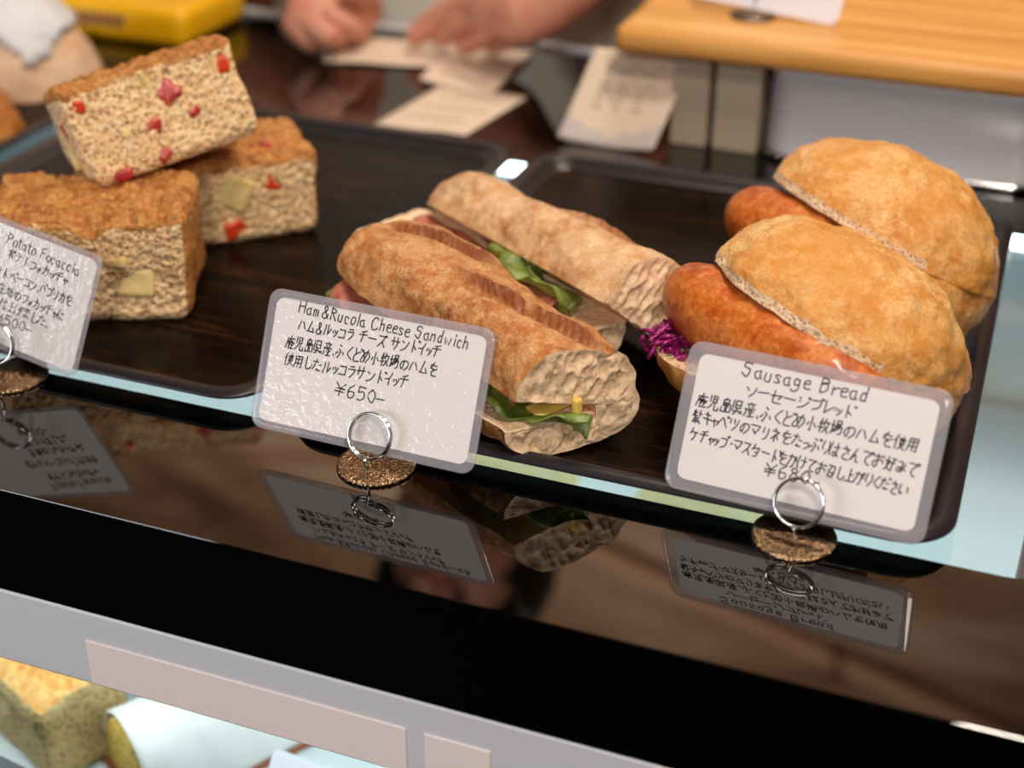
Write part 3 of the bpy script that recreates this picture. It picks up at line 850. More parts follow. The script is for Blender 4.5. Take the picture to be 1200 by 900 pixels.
# ------------------------------------------------------------------ handwriting: pen strokes on a 9 x 9 grid
G = {
'P': (6, '1019 ~19485614'), 'o': (5, '~25122040534525'), 't': (4, '28213040 0646'), 'a': (5.5, '~4514122040 45415150'), 'F': (6, '1910 1959 1545'), 'c': (5, '~4425132040'),
'i': (3, '2520 2728'), 'H': (7, '1910 6960 1565'), 'm': (7.5, '1510 ~14353430 ~34555450'), '&': (7, '~6027283948461311204063'), 'R': (6.5, '1910 ~19485615 2560'),
'u': (5.5, '~1511204045 4540'), 'l': (3, '2920'), 'C': (7, '~6839161320406162'), 'h': (5.5, '1910 ~14354440'), 'e': (5, '~13434525132050'), 's': (5, '~44251432413010'),
'S': (6.5, '~5839181645423002'), 'n': (5.5, '1510 ~14354440'), 'd': (5.5, '~4425122041 4940'), 'w': (7, '1520335065'), 'g': (5.5, '~4425132142 ~454z2x0y'), 'B': (6.5, '1910 ~19485615 ~1546523010'),
'r': (4.5, '1510 ~13244555'), '5': (6, '5919 1915 ~1546523010'), '0': (6, '~39161340535639'), '6': (6, '~491612204052441413'), '8': (6, '~48291745524020122557'), 'Y': (7, '0935 6935 3530 0565 0363'), '-': (6, '0353'),
' ': (4, ''), '/': (3, '1220'), '.': (4, '~12011021'), '*': (4, '2535'),
'ho': (9, '0787 4940 3512 5572'), 'te': (9, '2868 0686 ~464320'), 'to': (7, '3930 3562'), 'fu': (8, '1777 ~77756220'), 'ka': (9, '1676 ~76726050 ~49453210'),
'tu': (9, '1815 4855 ~887440'), 'ti': (9, '~794828 0686 ~484530'), 'ya': (8, '~05778573 2850'), 'he': (9, '~03374781'), '-j': (9, '0585'), 'ko': (8, '1777 7771 1171'),
'nn': (9, '1736 ~105287'), 'ri': (8, '2824 ~68645130'), 'ha': (9, '~372511 ~577482'), 'mu': (9, '~4921 1171 6481'), 'ru': (9, '~282510 5851 ~516285'), 'ra': (8, '2868 1676 ~766330'),
'su': (9, '1878 ~785410 5480'), 'sa': (9, '0686 2923 ~696440'), 'ii': (8, '~795514 5550'), 'so': (9, '1735 ~887440'), 'se': (9, '0586 ~867563 2921 ~213080'), 'si': (9, '1827 1525 ~105286'),
're': (8, '2920 ~205385'), 'ki': (8, '1767 0484 3950'), 'ma': (9, '0888 ~886443 2552'), 'ne': (9, '3948 1777 ~774411 4540 5472'), 'ke': (9, '~291605 2676 ~565330'), 'oo': (9, '0686 5950 ~553311'), 'dot': (5, '3445'), 'ta': (9, '~291605 2676 ~76625020 3353'),
'wo_': (9, '1777 ~49153553 ~8544324080'), 'no_': (9, '~4731132657868350'), 'ni_': (9, '~291520 4676 ~434181'), 'ke_': (9, '~190410 3686 ~696340'), 'ma_': (9, '1878 1676 ~494221123371'), 'si_': (8, '~2922306083'),
'ta_': (9, '0757 ~392501 5585 ~524181'), 'hu_': (9, '~3958 ~3654433020 ~2402 ~7482'), 'ku_': (7, '~692470'), 'to_': (8, '2935 ~77242070'), 'me_': (9, '~193441 ~6931011447778450'), 'tu_': (9, '~0647857230'),
'ri_': (7, '~291523 ~69746340'), 'ha_': (9, '~190410 3686 ~6961403143 4380'), 'sa_': (8, '1777 ~3964 ~44223070'), 'nn_': (9, '~490034445070'), 'te_': (9, '0888 ~8845325070'), 'oo_': (9, '0767 ~393110036583 7887'),
'mi_': (9, '~175731111343 4382 ~766340'), 'ka_': (9, '~0767635040 ~392500 7885'), 'ii_': (8, '~18032133 ~778583'),
'k_life': (9, '2905 1777 2474 0080 4940'), 'k_chi': (9, '0636 2822 0143 ~36858583 4741 4180 6963 8082'), 'k_shi': (9, '2905 1610 3686 6960 4080'), 'k_ue': (8, '4940 4575 0080'),
'k_shika': (9, '4948 1787 ~171400 3734 3765 2474 2574 3454 3430 3050 5432 ~646080 8462'), 'k_ji': (9, '1915 3969 6965 3935 3767 3565 ~342200 5450 5080 8082'), 'k_shima': (9, '4938 2868 6865 2824 2666 2464 2585 ~848060 1310 1050 5350 4341'),
'k_ken': (9, '2969 6964 2924 2666 2464 0903 0282 4420 2010 6181'), 'k_san': (9, '4948 1878 2736 6756 0585 ~151200 ~4533 4473 4262 3080 5450'), 'k_ko': (9, '4940 4030 2513 6583'),
'k_maki': (9, '2815 1646 2920 0343 5945 4787 ~777440 5480'), 'k_ba': (9, '0636 1911 0133 4979 7976 4946 4767 4676 3585 ~4523 ~858160 ~6532 ~7553'), 'k_tuka': (9, '2905 1610 3787 4676 4643 7673 4373 ~695230 4380'),
'k_you': (9, '1878 ~181300 7870 7060 1676 1373 4840'), 'k_murasaki': (9, '2925 2747 1815 0545 6965 6787 ~4523 2353 6431 1171 4140 2210 6280'), 'k_suki': (9, '~292340 ~362200 0646 5888 8866 ~666050 4585'), 'k_mesu': (9, '1878 ~787460 ~483514 2363 2320 6360 2060'),
}
def tok(s):
    """line of space separated tokens: small kana with ', voiced with \", half voiced with *; '_' alone is a space"""
    return s.split(' ')

def pt(c2):
    f = lambda c: {'z': -1, 'y': -2, 'x': -3}.get(c, None) if c in 'zyx' else int(c)
    return f(c2[0]), f(c2[1])

def smoothpts(P, n=5):
    if len(P) < 3: return P
    Q = [P[0]] + P + [P[-1]]; out = []
    for i in range(1, len(Q) - 2):
        p0, p1, p2, p3 = Q[i - 1], Q[i], Q[i + 1], Q[i + 2]
        for k in range(n):
            t = k / n
            out.append(tuple(0.5 * (2 * p1[a] + (p2[a] - p0[a]) * t + (2 * p0[a] - 5 * p1[a] + 4 * p2[a] - p3[a]) * t * t + (3 * p1[a] - p0[a] - 3 * p2[a] + p3[a]) * t ** 3) for a in (0, 1)))
    out.append(P[-1]); return out

def write(parent, lines, W, H, z, pen, rnd):
    mb = MB()
    for (text, x0, x1, ybase, ydrop, hgt) in lines:
        toks = []
        for t in tok(text):
            if t.startswith('='):      # latin run
                for c in t[1:]: toks.append((c, 1.0, ''))
                continue
            mark = ''
            sc = 1.0
            while t and t[-1] in '"*\'' and len(t) > 1:
                if t[-1] == "'": sc = 0.62
                else: mark = t[-1]
                t = t[:-1]
            toks.append((' ' if t == '_' else t, sc, mark))
        tot = sum(G[t][0] * sc for t, sc, mk in toks)
        cx = 0.0
        for t, sc, mk in toks:
            adv, st = G[t]
            kx = (x1 - x0) / tot
            jy = rnd.uniform(-0.25, 0.25); jr = rnd.uniform(-0.08, 0.08)
            strokes = st.split(' ') if st else []
            if mk == '"': strokes = strokes + ['7988', '8998']
            if mk == '*': strokes = strokes + ['~7988799988']
            for s in strokes:
                cur = s[0] == '~'
                if cur: s = s[1:]
                P = [pt(s[i:i + 2]) for i in range(0, len(s), 2)]
                P = [(a + rnd.uniform(-.18, .18), b_ + rnd.uniform(-.18, .18)) for a, b_ in P]
                if cur: P = smoothpts(P)
                Q = []
                for a, b_ in P:
                    gx = cx + a * sc * 0.93
                    X = x0 + gx * kx
                    Y = ybase - ydrop * (gx / tot) + (b_ * sc + jy + jr * a) / 9 * hgt
                    Q.append(Vector(((X - 0.5) * W + b_ / 9 * hgt * H * 0.10, Y * H, z)))
                Q = [q for i, q in enumerate(Q) if i == 0 or (q - Q[i - 1]).length > 1e-6]
                if len(Q) < 2: continue
                vs = []
                for i, q in enumerate(Q):
                    d = (Q[min(i + 1, len(Q) - 1)] - Q[max(i - 1, 0)])
                    if d.length < 1e-9: d = Vector((1, 0, 0))
                    d.normalize(); nn2 = Vector((-d.y, d.x, 0))
                    wd = pen * (0.5 if 0 < i < len(Q) - 1 or len(Q) < 4 else 0.4)
                    ext = d * pen * 0.35 * (-1 if i == 0 else (1 if i == len(Q) - 1 else 0))
                    vs += [q + ext + nn2 * wd, q + ext - nn2 * wd]
                mb.add(vs, [(2 * i, 2 * i + 1, 2 * i + 3, 2 * i + 2) for i in range(len(Q) - 1)])
            cx += adv * sc
    return mb.build('handwriting', M['ink'], parent, smooth=False)

# ------------------------------------------------------------------ price cards and clips
CW, CH = 0.100, 0.0582
def price_card(pos, yw, lean, rl, lines, label, paper_in=0.0035, seed=1):
    root = empty('price_card', pos, label=label, cat='price card')
    ax = Vector((math.cos(yw), math.sin(yw), 0)); nb = Vector((-math.sin(yw), math.cos(yw), 0))
    uu = Vector((0, 0, 1)) * math.cos(lean) + nb * math.sin(lean)
    a2 = ax * math.cos(rl) - uu * math.sin(rl); u_2 = ax * math.sin(rl) + uu * math.cos(rl)
    nz = a2.cross(u_2)
    mw = Matrix(((a2.x, u_2.x, nz.x, pos[0]), (a2.y, u_2.y, nz.y, pos[1]), (a2.z, u_2.z, nz.z, pos[2]), (0, 0, 0, 1)))
    root.matrix_world = mw
    # paper core
    pr = rrect(-CW / 2 + paper_in, CW / 2 - paper_in, paper_in, CH - paper_in, 0.0035, 6)
    v, f = loft([[(x, y, -0.0001) for x, y in pr], [(x, y, 0.0001) for x, y in pr]])
    obj('paper', v, f, M['card_paper'], root, smooth=False)
    # laminate: clear film front and back over the paper, milky margin round it
    orr = rrect(-CW / 2, CW / 2, 0, CH, 0.0055, 6)
    k = len(pr)
    mb = MB()
    for zf in (0.00035, -0.00035):
        mb.add([(x, y, zf) for x, y in pr], [tuple(range(k))], 0)
    for zf in (0.0004, -0.0004):
        rings = [[(x, y, zf * 1.0) for x, y in orr], [(x * 0.985, (y - CH / 2) * 0.985 + CH / 2, zf * 2.4) for x, y in orr], [(x, y, zf) for x, y in pr]]
        v, f = loft(rings, False, False); mb.add(v, f, 1)
    v, f = loft([[(x, y, -0.0004) for x, y in orr], [(x, y, 0.0004) for x, y in orr]], False, False); mb.add(v, f, 1)
    mb.build('laminate', [M['film'], M['film_edge']], root, smooth=True)['label'] = 'clear plastic laminate with milky rim'
    write(root, lines, CW, CH, 0.00022, 0.00052, random.Random(seed))
    return root

L1 = [('=Potato _ =Focaccia', 0.545, 0.905, 0.825, 0.035, 0.085),
      ('ho* te to fu oo\' ka tu\' ti ya\'', 0.56, 0.86, 0.715, 0.03, 0.075),
      ('ho* te to / he" -j ko nn / ha* fu* ri ka wo_', 0.49, 0.905, 0.555, 0.01, 0.08),
      ('k_life k_chi no_ fu oo\' ka tu\' ti ya\' ni_', 0.555, 0.885, 0.435, 0.03, 0.08),
      ('k_shi k_ue ke_" ma_ si_ ta_ .', 0.575, 0.825, 0.32, 0.015, 0.08),
      ('=Y500-', 0.57, 0.755, 0.205, 0.0, 0.08)]
L2 = [('=Ham&Rucola _ =Cheese _ =Sandwich', 0.135, 0.895, 0.855, 0.02, 0.085),
      ('ha mu =& ru tu\' ko ra _ ti -j su" _ sa nn to" ii tu\' ti', 0.145, 0.785, 0.735, -0.005, 0.082),
      ('k_shika k_ji k_shima k_ken k_san / hu_ ku_ to_" me_ k_ko k_maki k_ba no_ ha mu wo_', 0.105, 0.785, 0.60, -0.01, 0.088),
      ('k_tuka k_you si_ ta_ ru tu\' ko ra sa nn to" ii tu\' ti', 0.11, 0.67, 0.478, -0.01, 0.085),
      ('=Y650-', 0.355, 0.585, 0.345, 0.0, 0.09)]
L3 = [('=Sausage _ =Bread', 0.215, 0.70, 0.83, 0.005, 0.095),
      ('so -j se -j si" fu" re tu\' to"', 0.24, 0.655, 0.70, -0.005, 0.078),
      ('k_shika k_ji k_shima k_ken k_san / hu_ ku_ to_" me_ k_ko k_maki k_ba no_ ha mu wo_ k_tuka k_you', 0.065, 0.915, 0.57, -0.01, 0.09),
      ('k_murasaki ki ya\' he" tu no_ ma ri ne wo_ ta_ tu_\' hu_* ri_ ha_ sa_ nn_ te_" oo_ k_suki mi_ te_"', 0.06, 0.93, 0.465, 0.035, 0.085),
      ('ke ti ya\' tu\' fu* dot ma su ta -j to" wo_ ka_ ke_ te_ oo_ k_mesu si_ k_ue ka_" ri_ ku_ ta_" sa_ ii_', 0.065, 0.905, 0.345, 0.055, 0.08),
      ('=Y680-', 0.375, 0.595, 0.222, -0.005, 0.085)]
price_card((-0.19274, 0.00957, 0.01878), 0.1267, 0.2481, 0.2588, L1, 'potato focaccia price card, tilted, cut by the left edge of the photo', 0.0025, 1)
price_card((0.0, 0.0, 0.01033), -0.0173, 0.455, 0.0, L2, 'ham and rucola cheese sandwich price card, in the middle', 0.0035, 2)
price_card((0.17101, 0.01786, 0.00988), -0.0498, 0.4729, 0.0, L3, 'sausage bread price card in front of the sausage buns', 0.0045, 3)

def card_clip(x, y, ringc, lean, yw, label):
    root = empty('card_clip', (x, y, 0), (0, 0, yw), label, 'card holder', 'ring wire card holders with round bases')
    v, f = lathe([(0.0158, 0.0), (0.0164, 0.0006), (0.0162, 0.0014), (0.0150, 0.0017), (0.0001, 0.0021)], 48)
    obj('base', v, f, M['hammered'], root)['label'] = 'hammered metal disc base'
    rc = Vector(ringc) - Vector((x, y, 0))
    rc = Matrix.Rotation(-yw, 3, 'Z') @ rc
    uu = Vector((0, math.sin(lean), math.cos(lean))); nz = Vector((0, -math.cos(lean), math.sin(lean)))
    rad = 0.0092
    pts = []
    n = 96
    for i in range(n + 1):       # two turns of wire, one before and one behind the card
        a = -math.pi / 2 + 2 * math.pi * 2 * i / n
        off = 0.0012 - 0.0030 * (i / n)
        pts.append(rc + Vector((1, 0, 0)) * rad * math.cos(a) + uu * rad * math.sin(a) + nz * off)
    v, f = tube(pts, 0.00062, 8)
    obj('ring', v, f, M['chrome'], root)
    st = pts[0]
    foot = Vector((st.x, st.y + 0.001, 0.0018))
    v, f = tube([st, st + Vector((0.0004, 0.0, -0.001)), (st + foot) / 2 + Vector((0.0012, 0, 0)), foot], 0.0007, 8)
    obj('stem', v, f, M['chrome'], root)
    return root
card_clip(-0.1800, 0.0135, (-0.1770, 0.0030, 0.0230), 0.25, 0.13, 'card clip holding the focaccia price card at the left edge')
card_clip(0.0046, 0.0065, (0.0055, -0.0006, 0.0185), 0.455, -0.017, 'card clip holding the middle sandwich price card')
card_clip(0.1738, 0.0186, (0.1745, 0.0155, 0.0180), 0.473, -0.05, 'card clip holding the sausage bread price card')

# ------------------------------------------------------------------ papers, board and container behind the trays
def flat_paper(name, q, z, label, lines=3, curl=0.0, seed=0):
    """paper lying on the case top; q = four corners front-left, front-right, back-right, back-left"""
    q = [Vector((a, b_, 0)) for a, b_ in q]
    o0 = (q[0] + q[1] + q[2] + q[3]) / 4
    root = empty(name, (o0.x, o0.y, z), label=label, cat='paper note')
    def fn(u, t):
        p = (q[0] * (1 - u) + q[1] * u) * (1 - t) + (q[3] * (1 - u) + q[2] * u) * t - o0
        return Vector((p.x, p.y, 0.0005 + curl * (1 - t) ** 2 + 0.0006 * math.sin(u * 5 + seed) ** 2))
    v, f = sheet(12, 12, fn)
    solid(obj('sheet', v, f, M['notepaper'], root), 0.0004)
    mb = MB(); rnd = random.Random(seed)
    for i in range(lines):
        t = 0.25 + 0.5 * i / max(1, lines - 1); u = 0.18; 
        while u < 0.8:
            w_ = rnd.uniform(0.05, 0.14)
            a = fn(u, t); b_ = fn(min(0.85, u + w_), t); c = fn(min(0.85, u + w_), t + 0.05); d = fn(u, t + 0.05)
            mb.add([p + Vector((0, 0, 0.0004)) for p in (a, b_, c, d)], [(0, 1, 2, 3)]); u += w_ + 0.03
    mb.build('faint_lettering', M['faint_lettering'], root, smooth=False)
    return root
flat_paper('paper_note', ((-0.1700, 0.3720), (-0.1070, 0.3760), (-0.0960, 0.4620), (-0.1610, 0.4600)), 0.0003, 'cream paper note lying nearest the trays, half under another', 3, 0, 1)
flat_paper('paper_note', ((-0.1780, 0.4640), (-0.1180, 0.4460), (-0.1270, 0.5560), (-0.1900, 0.5400)), 0.0020, 'cream paper note with faint print under the resting fingertips', 3, 0, 2)
flat_paper('paper_note', ((-0.2600, 0.4780), (-0.1760, 0.4960), (-0.1830, 0.5550), (-0.2900, 0.5350)), 0.0014, 'cream paper sheet held between the two hands', 2, 0, 3)

# upright hanging leaflet
def leaning_card(name, x0, x1, yb, yt, zt, mats, label, cat, dx=0.012, curl=0.004):
    root = empty(name, ((x0 + x1) / 2, yb, 0), label=label, cat=cat)
    cx = (x0 + x1) / 2
    def fn(u, t):
        bx = x0 + (x1 - x0) * u - cx + dx * t
        return Vector((bx, (yt - yb) * t - curl * (1 - t) ** 3 + 0.002 * math.sin(math.pi * u), zt * t + 0.0006 + 0.003 * (1 - t) * abs(2 * u - 1) ** 2))
    v, f = sheet(14, 20, fn)
    fm = []
    for i in range(14):
        for j in range(20):
            u = (i + 0.5) / 14; t = (j + 0.5) / 20
            fm.append(1 if t < 0.12 + 0.14 * abs(2 * u - 1) ** 2 else 0)
    me_o = obj('sheet', v, f, mats, root, fm)
    solid(me_o, 0.0005)
    return root, fn
root, fn = leaning_card('leaflet', -0.050, 0.013, 0.392, 0.425, 0.0515, [M['notepaper'], M['notepaper_band']], 'cream leaflet with grey rounded foot propped upright left of the board', 'leaflet')
mb = MB(); rnd = random.Random(5)
for t in (0.84, 0.76, 0.62, 0.54, 0.46, 0.38):
    u = 0.2
    while u < 0.75:
        w_ = rnd.uniform(0.05, 0.16)
        mb.add([fn(u, t) + Vector((0, -0.0008, 0.0002)), fn(u + w_, t) + Vector((0, -0.0008, 0.0002)), fn(u + w_, t + 0.03) + Vector((0, -0.0008, 0.0002)), fn(u, t + 0.03) + Vector((0, -0.0008, 0.0002))], [(0, 1, 2, 3)])
        u += w_ + rnd.uniform(0.04, 0.12)
mb.build('faint_lettering', M['faint_lettering'], root, smooth=False)

bb = empty('bamboo_board', (0.20, 0.52, 0.0), label='thick bamboo serving board raised behind the trays, white card on it', cat='serving board')
v, nrm_, f, t_ = rounded_block(0.44, 0.26, 0.0155, 0.0035, 0.006)
obj('board', [Vector((p.x + 0.002, p.y + 0.008, p.z + 0.0590)) for p in v], f, M['bamboo'], bb)
for x0, x1 in ((-0.183, -0.160), (-0.156, -0.128)):
    box('support', x0, x1, -0.108, 0.10, 0.0002, 0.0589, M['board_support'], bb, 0.001)['label'] = 'tan support block in the shade under the board'
# white card in a clear stand on the board
sc_ = empty('card_stand', (0.055, 0.452, 0.0746), label='small clear card stand on the bamboo board', cat='card holder')
v, f = lathe([(0.014, 0.0), (0.0145, 0.001), (0.013, 0.002), (0.001, 0.0024)], 32); obj('base', v, f, M['acrylic'], sc_)
v, f = tube([(0, 0, 0.002), (0.001, 0.0, 0.010), (0.0, 0.002, 0.018)], 0.0012, 8); obj('stem', v, f, M['chrome'], sc_)
wc = empty('white_card', (0.062, 0.4505, 0.0790), (R(-18), R(5), R(-3)), label='blank white card standing on the bamboo board, cut by the top of the photo', cat='price card')
pr = rrect(-0.046, 0.046, 0, 0.055, 0.006, 6)
v, f = loft([[(x, -0.0005, z) for x, z in pr], [(x, 0.0005, z) for x, z in pr]]); obj('card', v, f, M['white_card'], wc, smooth=False)

# steel container under the board
ct = empty('steel_container', (0.158, 0.475, 0.0), label='shallow brushed steel container under the bamboo board behind the buns', cat='container')
def rrz(ins, z, r): return [(x, y, z) for x, y in rrect(-0.082 + ins, 0.082 - ins, -0.066 + ins, 0.058 - ins, r, 8)]
v, f = loft([rrz(0.0045, 0.0003, 0.014), rrz(0.001, 0.0025, 0.016), rrz(0.0, 0.006, 0.017), rrz(0.0008, 0.055, 0.017), rrz(-0.004, 0.0562, 0.02), rrz(-0.004, 0.0575, 0.02), rrz(0.003, 0.0575, 0.015), rrz(0.004, 0.008, 0.014)])
obj('pan', v, f, M['pale_steel'], ct)
v, f = tube([(x, y, 0.003) for x, y in rrect(-0.0835, 0.0835, -0.0675, 0.0595, 0.018, 8)], 0.0016, 8, closed=True)
obj('foot_ring', v, f, M['chrome'], ct)

# ------------------------------------------------------------------ left background
yb = empty('yellow_box', (-0.480, 0.512, 0.0), label='bright yellow box lying on the case top behind the focaccia', cat='box')
v, nrm_, f, t_ = rounded_block(0.226, 0.094, 0.030, 0.009, 0.004)
obj('box_body', v, f, M['yellow'], yb)
box('tan_label', 0.012, 0.062, -0.0472, -0.0466, 0.012, 0.022, M['tan'], yb)['label'] = 'tan paper label on the front'

def lump(name, loc, rot, a, b_, h, seed, m, label, cat):
    root = empty(name, loc, rot, label, cat)
    V, F, K, S = dome(a, b_, h, seed, 24, 64)
    obj('bread', V, F, m, root)
    return root
w_ = lump('wrapped_bread', (-0.432, 0.350, ZF), (0, 0, R(20)), 0.060, 0.050, 0.062, 71, M['pale_bread'], 'pale round bread half wrapped in white paper at the far left', 'bread')
V, F, K, S = dome(0.064, 0.054, 0.068, 71, 24, 64)
keep = [sum(V[i].z for i in q) / len(q) > 0.034 + 0.008 * math.sin(sum(V[i].x for i in q) * 40) and k for q, k in zip(F, K)]
v, f, _ = sub(V, F, keep); solid(obj('paper_wrap', v, f, M['wrap'], w_), 0.001)['label'] = 'white paper wrapping'
lump('brown_bread', (-0.400, 0.262, ZF), (0, 0, R(-10)), 0.036, 0.028, 0.034, 72, M['rustic'], 'dark golden bread cut by the left edge below the wrapped bread', 'bread')

# ------------------------------------------------------------------ inside the case
def cake_block(loc, rz, sx, sy, sz, seed, top_m, side_m, label, name):
    root = empty(name, loc, (0, 0, R(rz)), label, 'cake')
    vs, ns, fs, tags = rounded_block(sx, sy, sz, 0.006, 0.003)
    out = [p + n_ * (fbm(p, 50, 3, seed) * 0.002) + Vector((0, 0, (p.z / sz) ** 4 * 0.006 * (1 - (2 * p.y / sy) ** 2))) for p, n_ in zip(vs, ns)]
    out = [Vector((p.x, p.y, max(0.0, p.z))) for p in out]
    keep = [t == (2, 1) for t in tags]
    v, f, _ = sub(out, fs, keep); obj('top_crust', v, f, top_m, root)
    v, f, _ = sub(out, fs, [not k for k in keep]); obj('cake_body', v, f, side_m, root)
    return root
cake_block((-0.218, 0.030, -0.22), -24, 0.125, 0.050, 0.048, 81, M['cake_gold'], M['cake_side'], 'golden topped loaf cake inside the lower case at bottom left', 'loaf_cake')

ic = empty('iced_roll_cake', (-0.113, 0.035, -0.22), (0, 0, R(58)), 'white iced cake with yellow sponge end inside the lower case', 'cake')
prof = []
for k in range(33):
    a = math.pi * k / 32; prof.append((0.027 * math.cos(a), 0.045 * math.sin(a) ** 0.8))
ring = lambda x, s: [(x, y * s, z * s) for y, z in prof]
v, f = loft([ring(-0.045, 0.9), ring(-0.044, 0.93), ring(0.044, 0.93), ring(0.045, 0.9)]); obj('sponge', v, f, M['sponge'], ic)
V = []; F = []
for i in range(31):
    for k in range(33):
        x = -0.0445 + 0.089 * i / 30; y, z = prof[k]; s = 1.0 + 0.03 * fbm((x, y, z), 70, 3, 9)
        V.append((x, y * s, z * s))
for i in range(30):
    for k in range(32): F.append((i * 33 + k, i * 33 + k + 1, (i + 1) * 33 + k + 1, (i + 1) * 33 + k))
solid(obj('icing', V, F, M['icing'], ic), 0.0015)
box('cake_board', -0.048, 0.048, -0.030, 0.030, 0.0003, 0.003, M['cake_brown'], ic, 0.001)
def case_card(loc, rz, w, h, label, lean=40, spot=False):
    r_ = empty('case_card', loc, (R(-lean), 0, R(rz)), label, 'price card', 'white cards inside the lower case')
    pr = rrect(-w / 2, w / 2, 0, h, 0.003, 5)
    v, f = loft([[(x, -0.0005, z) for x, z in pr], [(x, 0.0005, z) for x, z in pr]]); obj('card', v, f, M['white_card'], r_, smooth=False)
    if spot:
        v, f = loft([[(0.004 * math.cos(a) - 0.006, -0.0009, 0.028 + 0.005 * math.sin(a)) for a in [R(30 * k) for k in range(12)]], [(0.004 * math.cos(a) - 0.006, -0.0004, 0.028 + 0.005 * math.sin(a)) for a in [R(30 * k) for k in range(12)]]])
        obj('green_mark', v, f, M['green'], r_)
case_card((-0.168, -0.046, -0.2195), -8, 0.060, 0.034, 'white card in front of the golden loaf cake at the bottom left corner', 18)
case_card((-0.030, -0.020, -0.2195), -5, 0.062, 0.050, 'white card with a green mark right of the iced cake', 35, True)
for i, (x, y, rz, lb) in enumerate(((-0.035, 0.275, 10, 'yellow cake on the case shelf seen through the glass strip'), (0.085, 0.27, -6, 'yellow cake under the right tray seen through the glass strip'))):
    cake_block((x, y, -0.22), rz, 0.075, 0.06, 0.05, 90 + i, M['custard'], M['custard'], lb, 'butter_cake')
case_card((0.025, 0.245, -0.2195), 4, 0.04, 0.035, 'white card between the two yellow cakes below the glass strip', 20)

# ------------------------------------------------------------------ the person behind the case
def px(u, v_, z):
    d = fw + r2 * ((u - 600) / FPX) - u2 * ((v_ - 450) / FPX)
    return CAM + d * ((z - CAM.z) / d.z)
pr_ = empty('person', (-0.26, 0.74, FLOOR), label='person behind the case with both hands on paper notes, in a pale shirt', cat='person')
SV = []; SE = []; SR = []
def sv(p, r, par=None):
    SV.append(Vector(p)); SR.append(r)
    if par is not None: SE.append((par, len(SV) - 1))
    return len(SV) - 1
pel = sv((-0.26, 0.76, -0.12), 0.11)
bel = sv((-0.26, 0.76, 0.06), 0.105, pel); che = sv((-0.26, 0.76, 0.26), 0.11, bel); nk0 = sv((-0.26, 0.75, 0.40), 0.052, che)
nk1 = sv((-0.26, 0.735, 0.47), 0.05, nk0); hd1 = sv((-0.26, 0.715, 0.54), 0.072, nk1); hd2 = sv((-0.26, 0.72, 0.61), 0.082, hd1); hd3 = sv((-0.26, 0.725, 0.665), 0.06, hd2)
for sx in (-1, 1):
    hip = sv((-0.26 + sx * 0.085, 0.76, -0.22), 0.085, pel); kn = sv((-0.26 + sx * 0.09, 0.75, -0.52), 0.055, hip); an = sv((-0.26 + sx * 0.09, 0.77, -0.88), 0.036, kn); sv((-0.26 + sx * 0.1, 0.69, -0.92), 0.028, an)
# arm on the left of the picture
sh = sv((-0.42, 0.76, 0.33), 0.05, che); el = sv((-0.50, 0.74, 0.09), 0.040, sh); wr = sv((-0.330, 0.580, 0.066), 0.025, el)
pa = sv((-0.298, 0.545, 0.050), 0.026, wr); pb = sv((-0.272, 0.515, 0.038), 0.027, pa)
for (a, b_, c) in (((345, 34, .020), (362, 50, .012), (375, 52, .008)), ((365, 28, .026), (390, 46, .018), (402, 42, .008)), ((385, 20, .030), (412, 34, .022), (424, 40, .008)), ((395, 8, .032), (424, 14, .026), (432, 36, .008))):
    q = pb
    for (t, r_) in zip((a, b_, c), (0.0105, 0.0095, 0.008)): q = sv(px(*t), r_, q)
q = pa
for t, r_ in (((420, -14, .050), .011), ((436, 4, .030), .0095), ((438, 26, .014), .008)): q = sv(px(*t), r_, q)
# arm on the right of the picture
sh = sv((-0.10, 0.76, 0.33), 0.05, che); el = sv((-0.075, 0.80, 0.13), 0.040, sh); wr = sv(px(668, -14, .070), 0.025, el)
pa = sv(px(636, 6, .058), 0.025, wr); pb = sv(px(600, 14, .050), 0.027, pa)
for (a, b_, c) in (((545, 2, .045), (510, 22, .028), (478, 50, .009)), ((560, 14, .042), (532, 30, .028), (512, 48, .010)), ((585, 28, .036), (560, 44, .022), (538, 56, .010)), ((608, 34, .030), (590, 46, .020), (572, 54, .010))):
    q = pb
    for (t, r_) in zip((a, b_, c), (0.0105, 0.0095, 0.008)): q = sv(px(*t), r_, q)
q = pa
for t, r_ in (((634, 28, .040), .012), ((618, 38, .026), .0100), ((594, 44, .018), .008)): q = sv(px(*t), r_, q)
off = Vector((-0.26, 0.74, FLOOR))
me = bpy.data.meshes.new('body'); me.from_pydata([tuple(p - off) for p in SV], SE, []); me.materials.append(M['skin'])
body = bpy.data.objects.new('body', me); COL.objects.link(body); body.parent = pr_
sk = body.modifiers.new('skin', 'SKIN'); sk.use_smooth_shade = True
for i, sv_ in enumerate(me.skin_vertices[0].data): sv_.radius = (SR[i], SR[i]); sv_.use_root = (i == 0)
ss = body.modifiers.new('sub', 'SUBSURF'); ss.levels = 2; ss.render_levels = 2
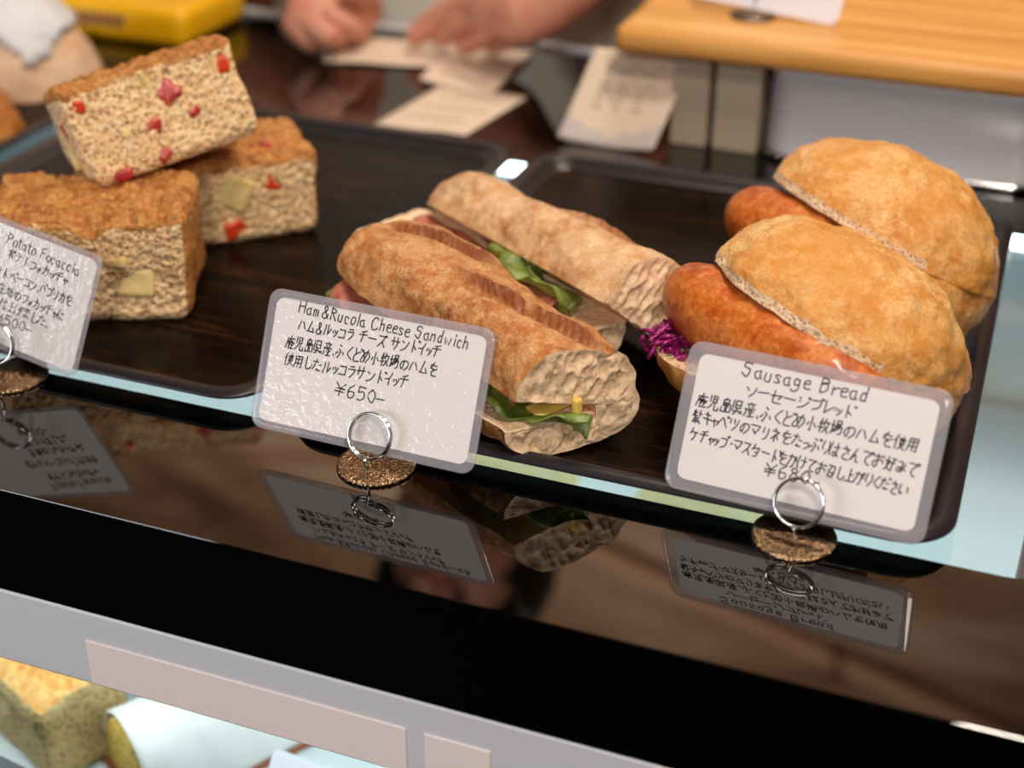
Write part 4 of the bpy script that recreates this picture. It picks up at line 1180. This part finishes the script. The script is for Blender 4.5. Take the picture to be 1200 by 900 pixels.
# clothes
def oval(cx, cy, z, a, b_, n=40): return [(cx + a * math.cos(2 * math.pi * k / n), cy + b_ * math.sin(2 * math.pi * k / n), z) for k in range(n)]
zz = -FLOOR
v, f = loft([oval(0, 0.02, z + zz, a, b_) for z, a, b_ in ((-0.30, .165, .145), (-0.12, .160, .140), (0.05, .150, .135), (0.22, .165, .135), (0.32, .175, .115), (0.39, .10, .08), (0.41, .062, .062))], False, False)
solid(obj('shirt', v, f, M['shirt'], pr_), 0.003)
for sx, P3 in ((-1, ((-0.40, 0.76, 0.335), (-0.46, 0.755, 0.21), (-0.502, 0.742, 0.085), (-0.43, 0.675, 0.078))), (1, ((-0.12, 0.76, 0.335), (-0.088, 0.775, 0.23), (-0.075, 0.80, 0.13), (-0.078, 0.74, 0.115)))):
    v, f = tube([Vector(p) - off for p in P3], [0.068, 0.060, 0.054, 0.044], 20, cap=False)
    solid(obj('sleeve', v, f, M['shirt'], pr_), 0.003)
def apr(u, t):
    a = R(-150 + 120 * u); z = -0.42 + 0.62 * t
    return Vector((0.178 * math.cos(a) * (1 - 0.25 * max(0, t - .6)), 0.02 + 0.153 * math.sin(a), z + zz))
v, f = sheet(24, 20, apr); solid(obj('apron', v, f, M['apron'], pr_), 0.003)
for sx in (-1, 1):
    v, f = tube([Vector((sx * 0.087, 0.02, zz - 0.20)), Vector((sx * 0.09, 0.01, zz - 0.52)), Vector((sx * 0.09, 0.03, zz - 0.86))], [0.098, 0.075, 0.06], 20)
    obj('trouser_leg', v, f, M['dark_wall'], pr_)
v, nrm_, f, t_ = rounded_block(0.18, 0.20, 0.16, 0.078, 0.012)
vv_ = [Vector((p.x, p.y + 0.000, p.z + zz + 0.565)) for p in v]
keep = []
for q in f:
    c = sum((vv_[i] for i in q), Vector()) / 4
    keep.append(c.y > -0.055 or c.z > zz + 0.675)
v2, f2, _ = sub(vv_, f, keep); solid(obj('hair', v2, f2, M['hair'], pr_), 0.006)
for sx in (-1, 1):
    v, f = lathe([(0.0005, -0.009), (0.006, -0.007), (0.009, 0.0), (0.006, 0.007), (0.0005, 0.009)], 16)
    obj('eye', [Vector((p[0] + sx * 0.032, p[1] - 0.098, p[2] * 0.6 + zz + 0.60)) for p in v], f, M['hair'], pr_)
v, f = tube([(0, -0.100, zz + 0.60), (0, -0.115, zz + 0.575), (0, -0.125, zz + 0.558), (0, -0.108, zz + 0.552)], [0.006, 0.010, 0.013, 0.008], 10); obj('nose', v, f, M['skin'], pr_)
v, f = tube([(-0.022, -0.088, zz + 0.528), (0, -0.096, zz + 0.526), (0.022, -0.088, zz + 0.528)], [0.002, 0.005, 0.002], 8); obj('mouth', v, f, M['ham_slice'], pr_)

# pale wooden rail fixed to the back wall, mirrored in the glossy edge
wr_ = empty('wooden_rail', (-0.10, 1.975, 1.60), label='pale wooden rail on the back wall, mirrored across the glossy edge at lower right', cat='rail')
A_ = Vector((-0.49, 0, 1.505)) - Vector((-0.10, 0, 1.60)); B_ = Vector((0.432, 0, 1.756)) - Vector((-0.10, 0, 1.60))
v, f = tube([A_ * (1 - t) + B_ * t for t in [k / 20 for k in range(21)]], [0.014 + 0.010 * k / 20 for k in range(21)], 16)
obj('pole', v, f, M['pale_wood'], wr_)
pg = A_ * 0.42 + B_ * 0.58
v, f = tube([pg + Vector((0, -0.006, -0.03)), pg + Vector((0.012, -0.03, 0.035))], 0.010, 10); obj('peg', v, f, M['wood_brown'], wr_)
for t in (0.1, 0.9):
    q = A_ * (1 - t) + B_ * t
    v, f = tube([q, q + Vector((0, 0.0245, 0))], 0.008, 8); obj('bracket', v, f, M['wood_brown'], wr_)
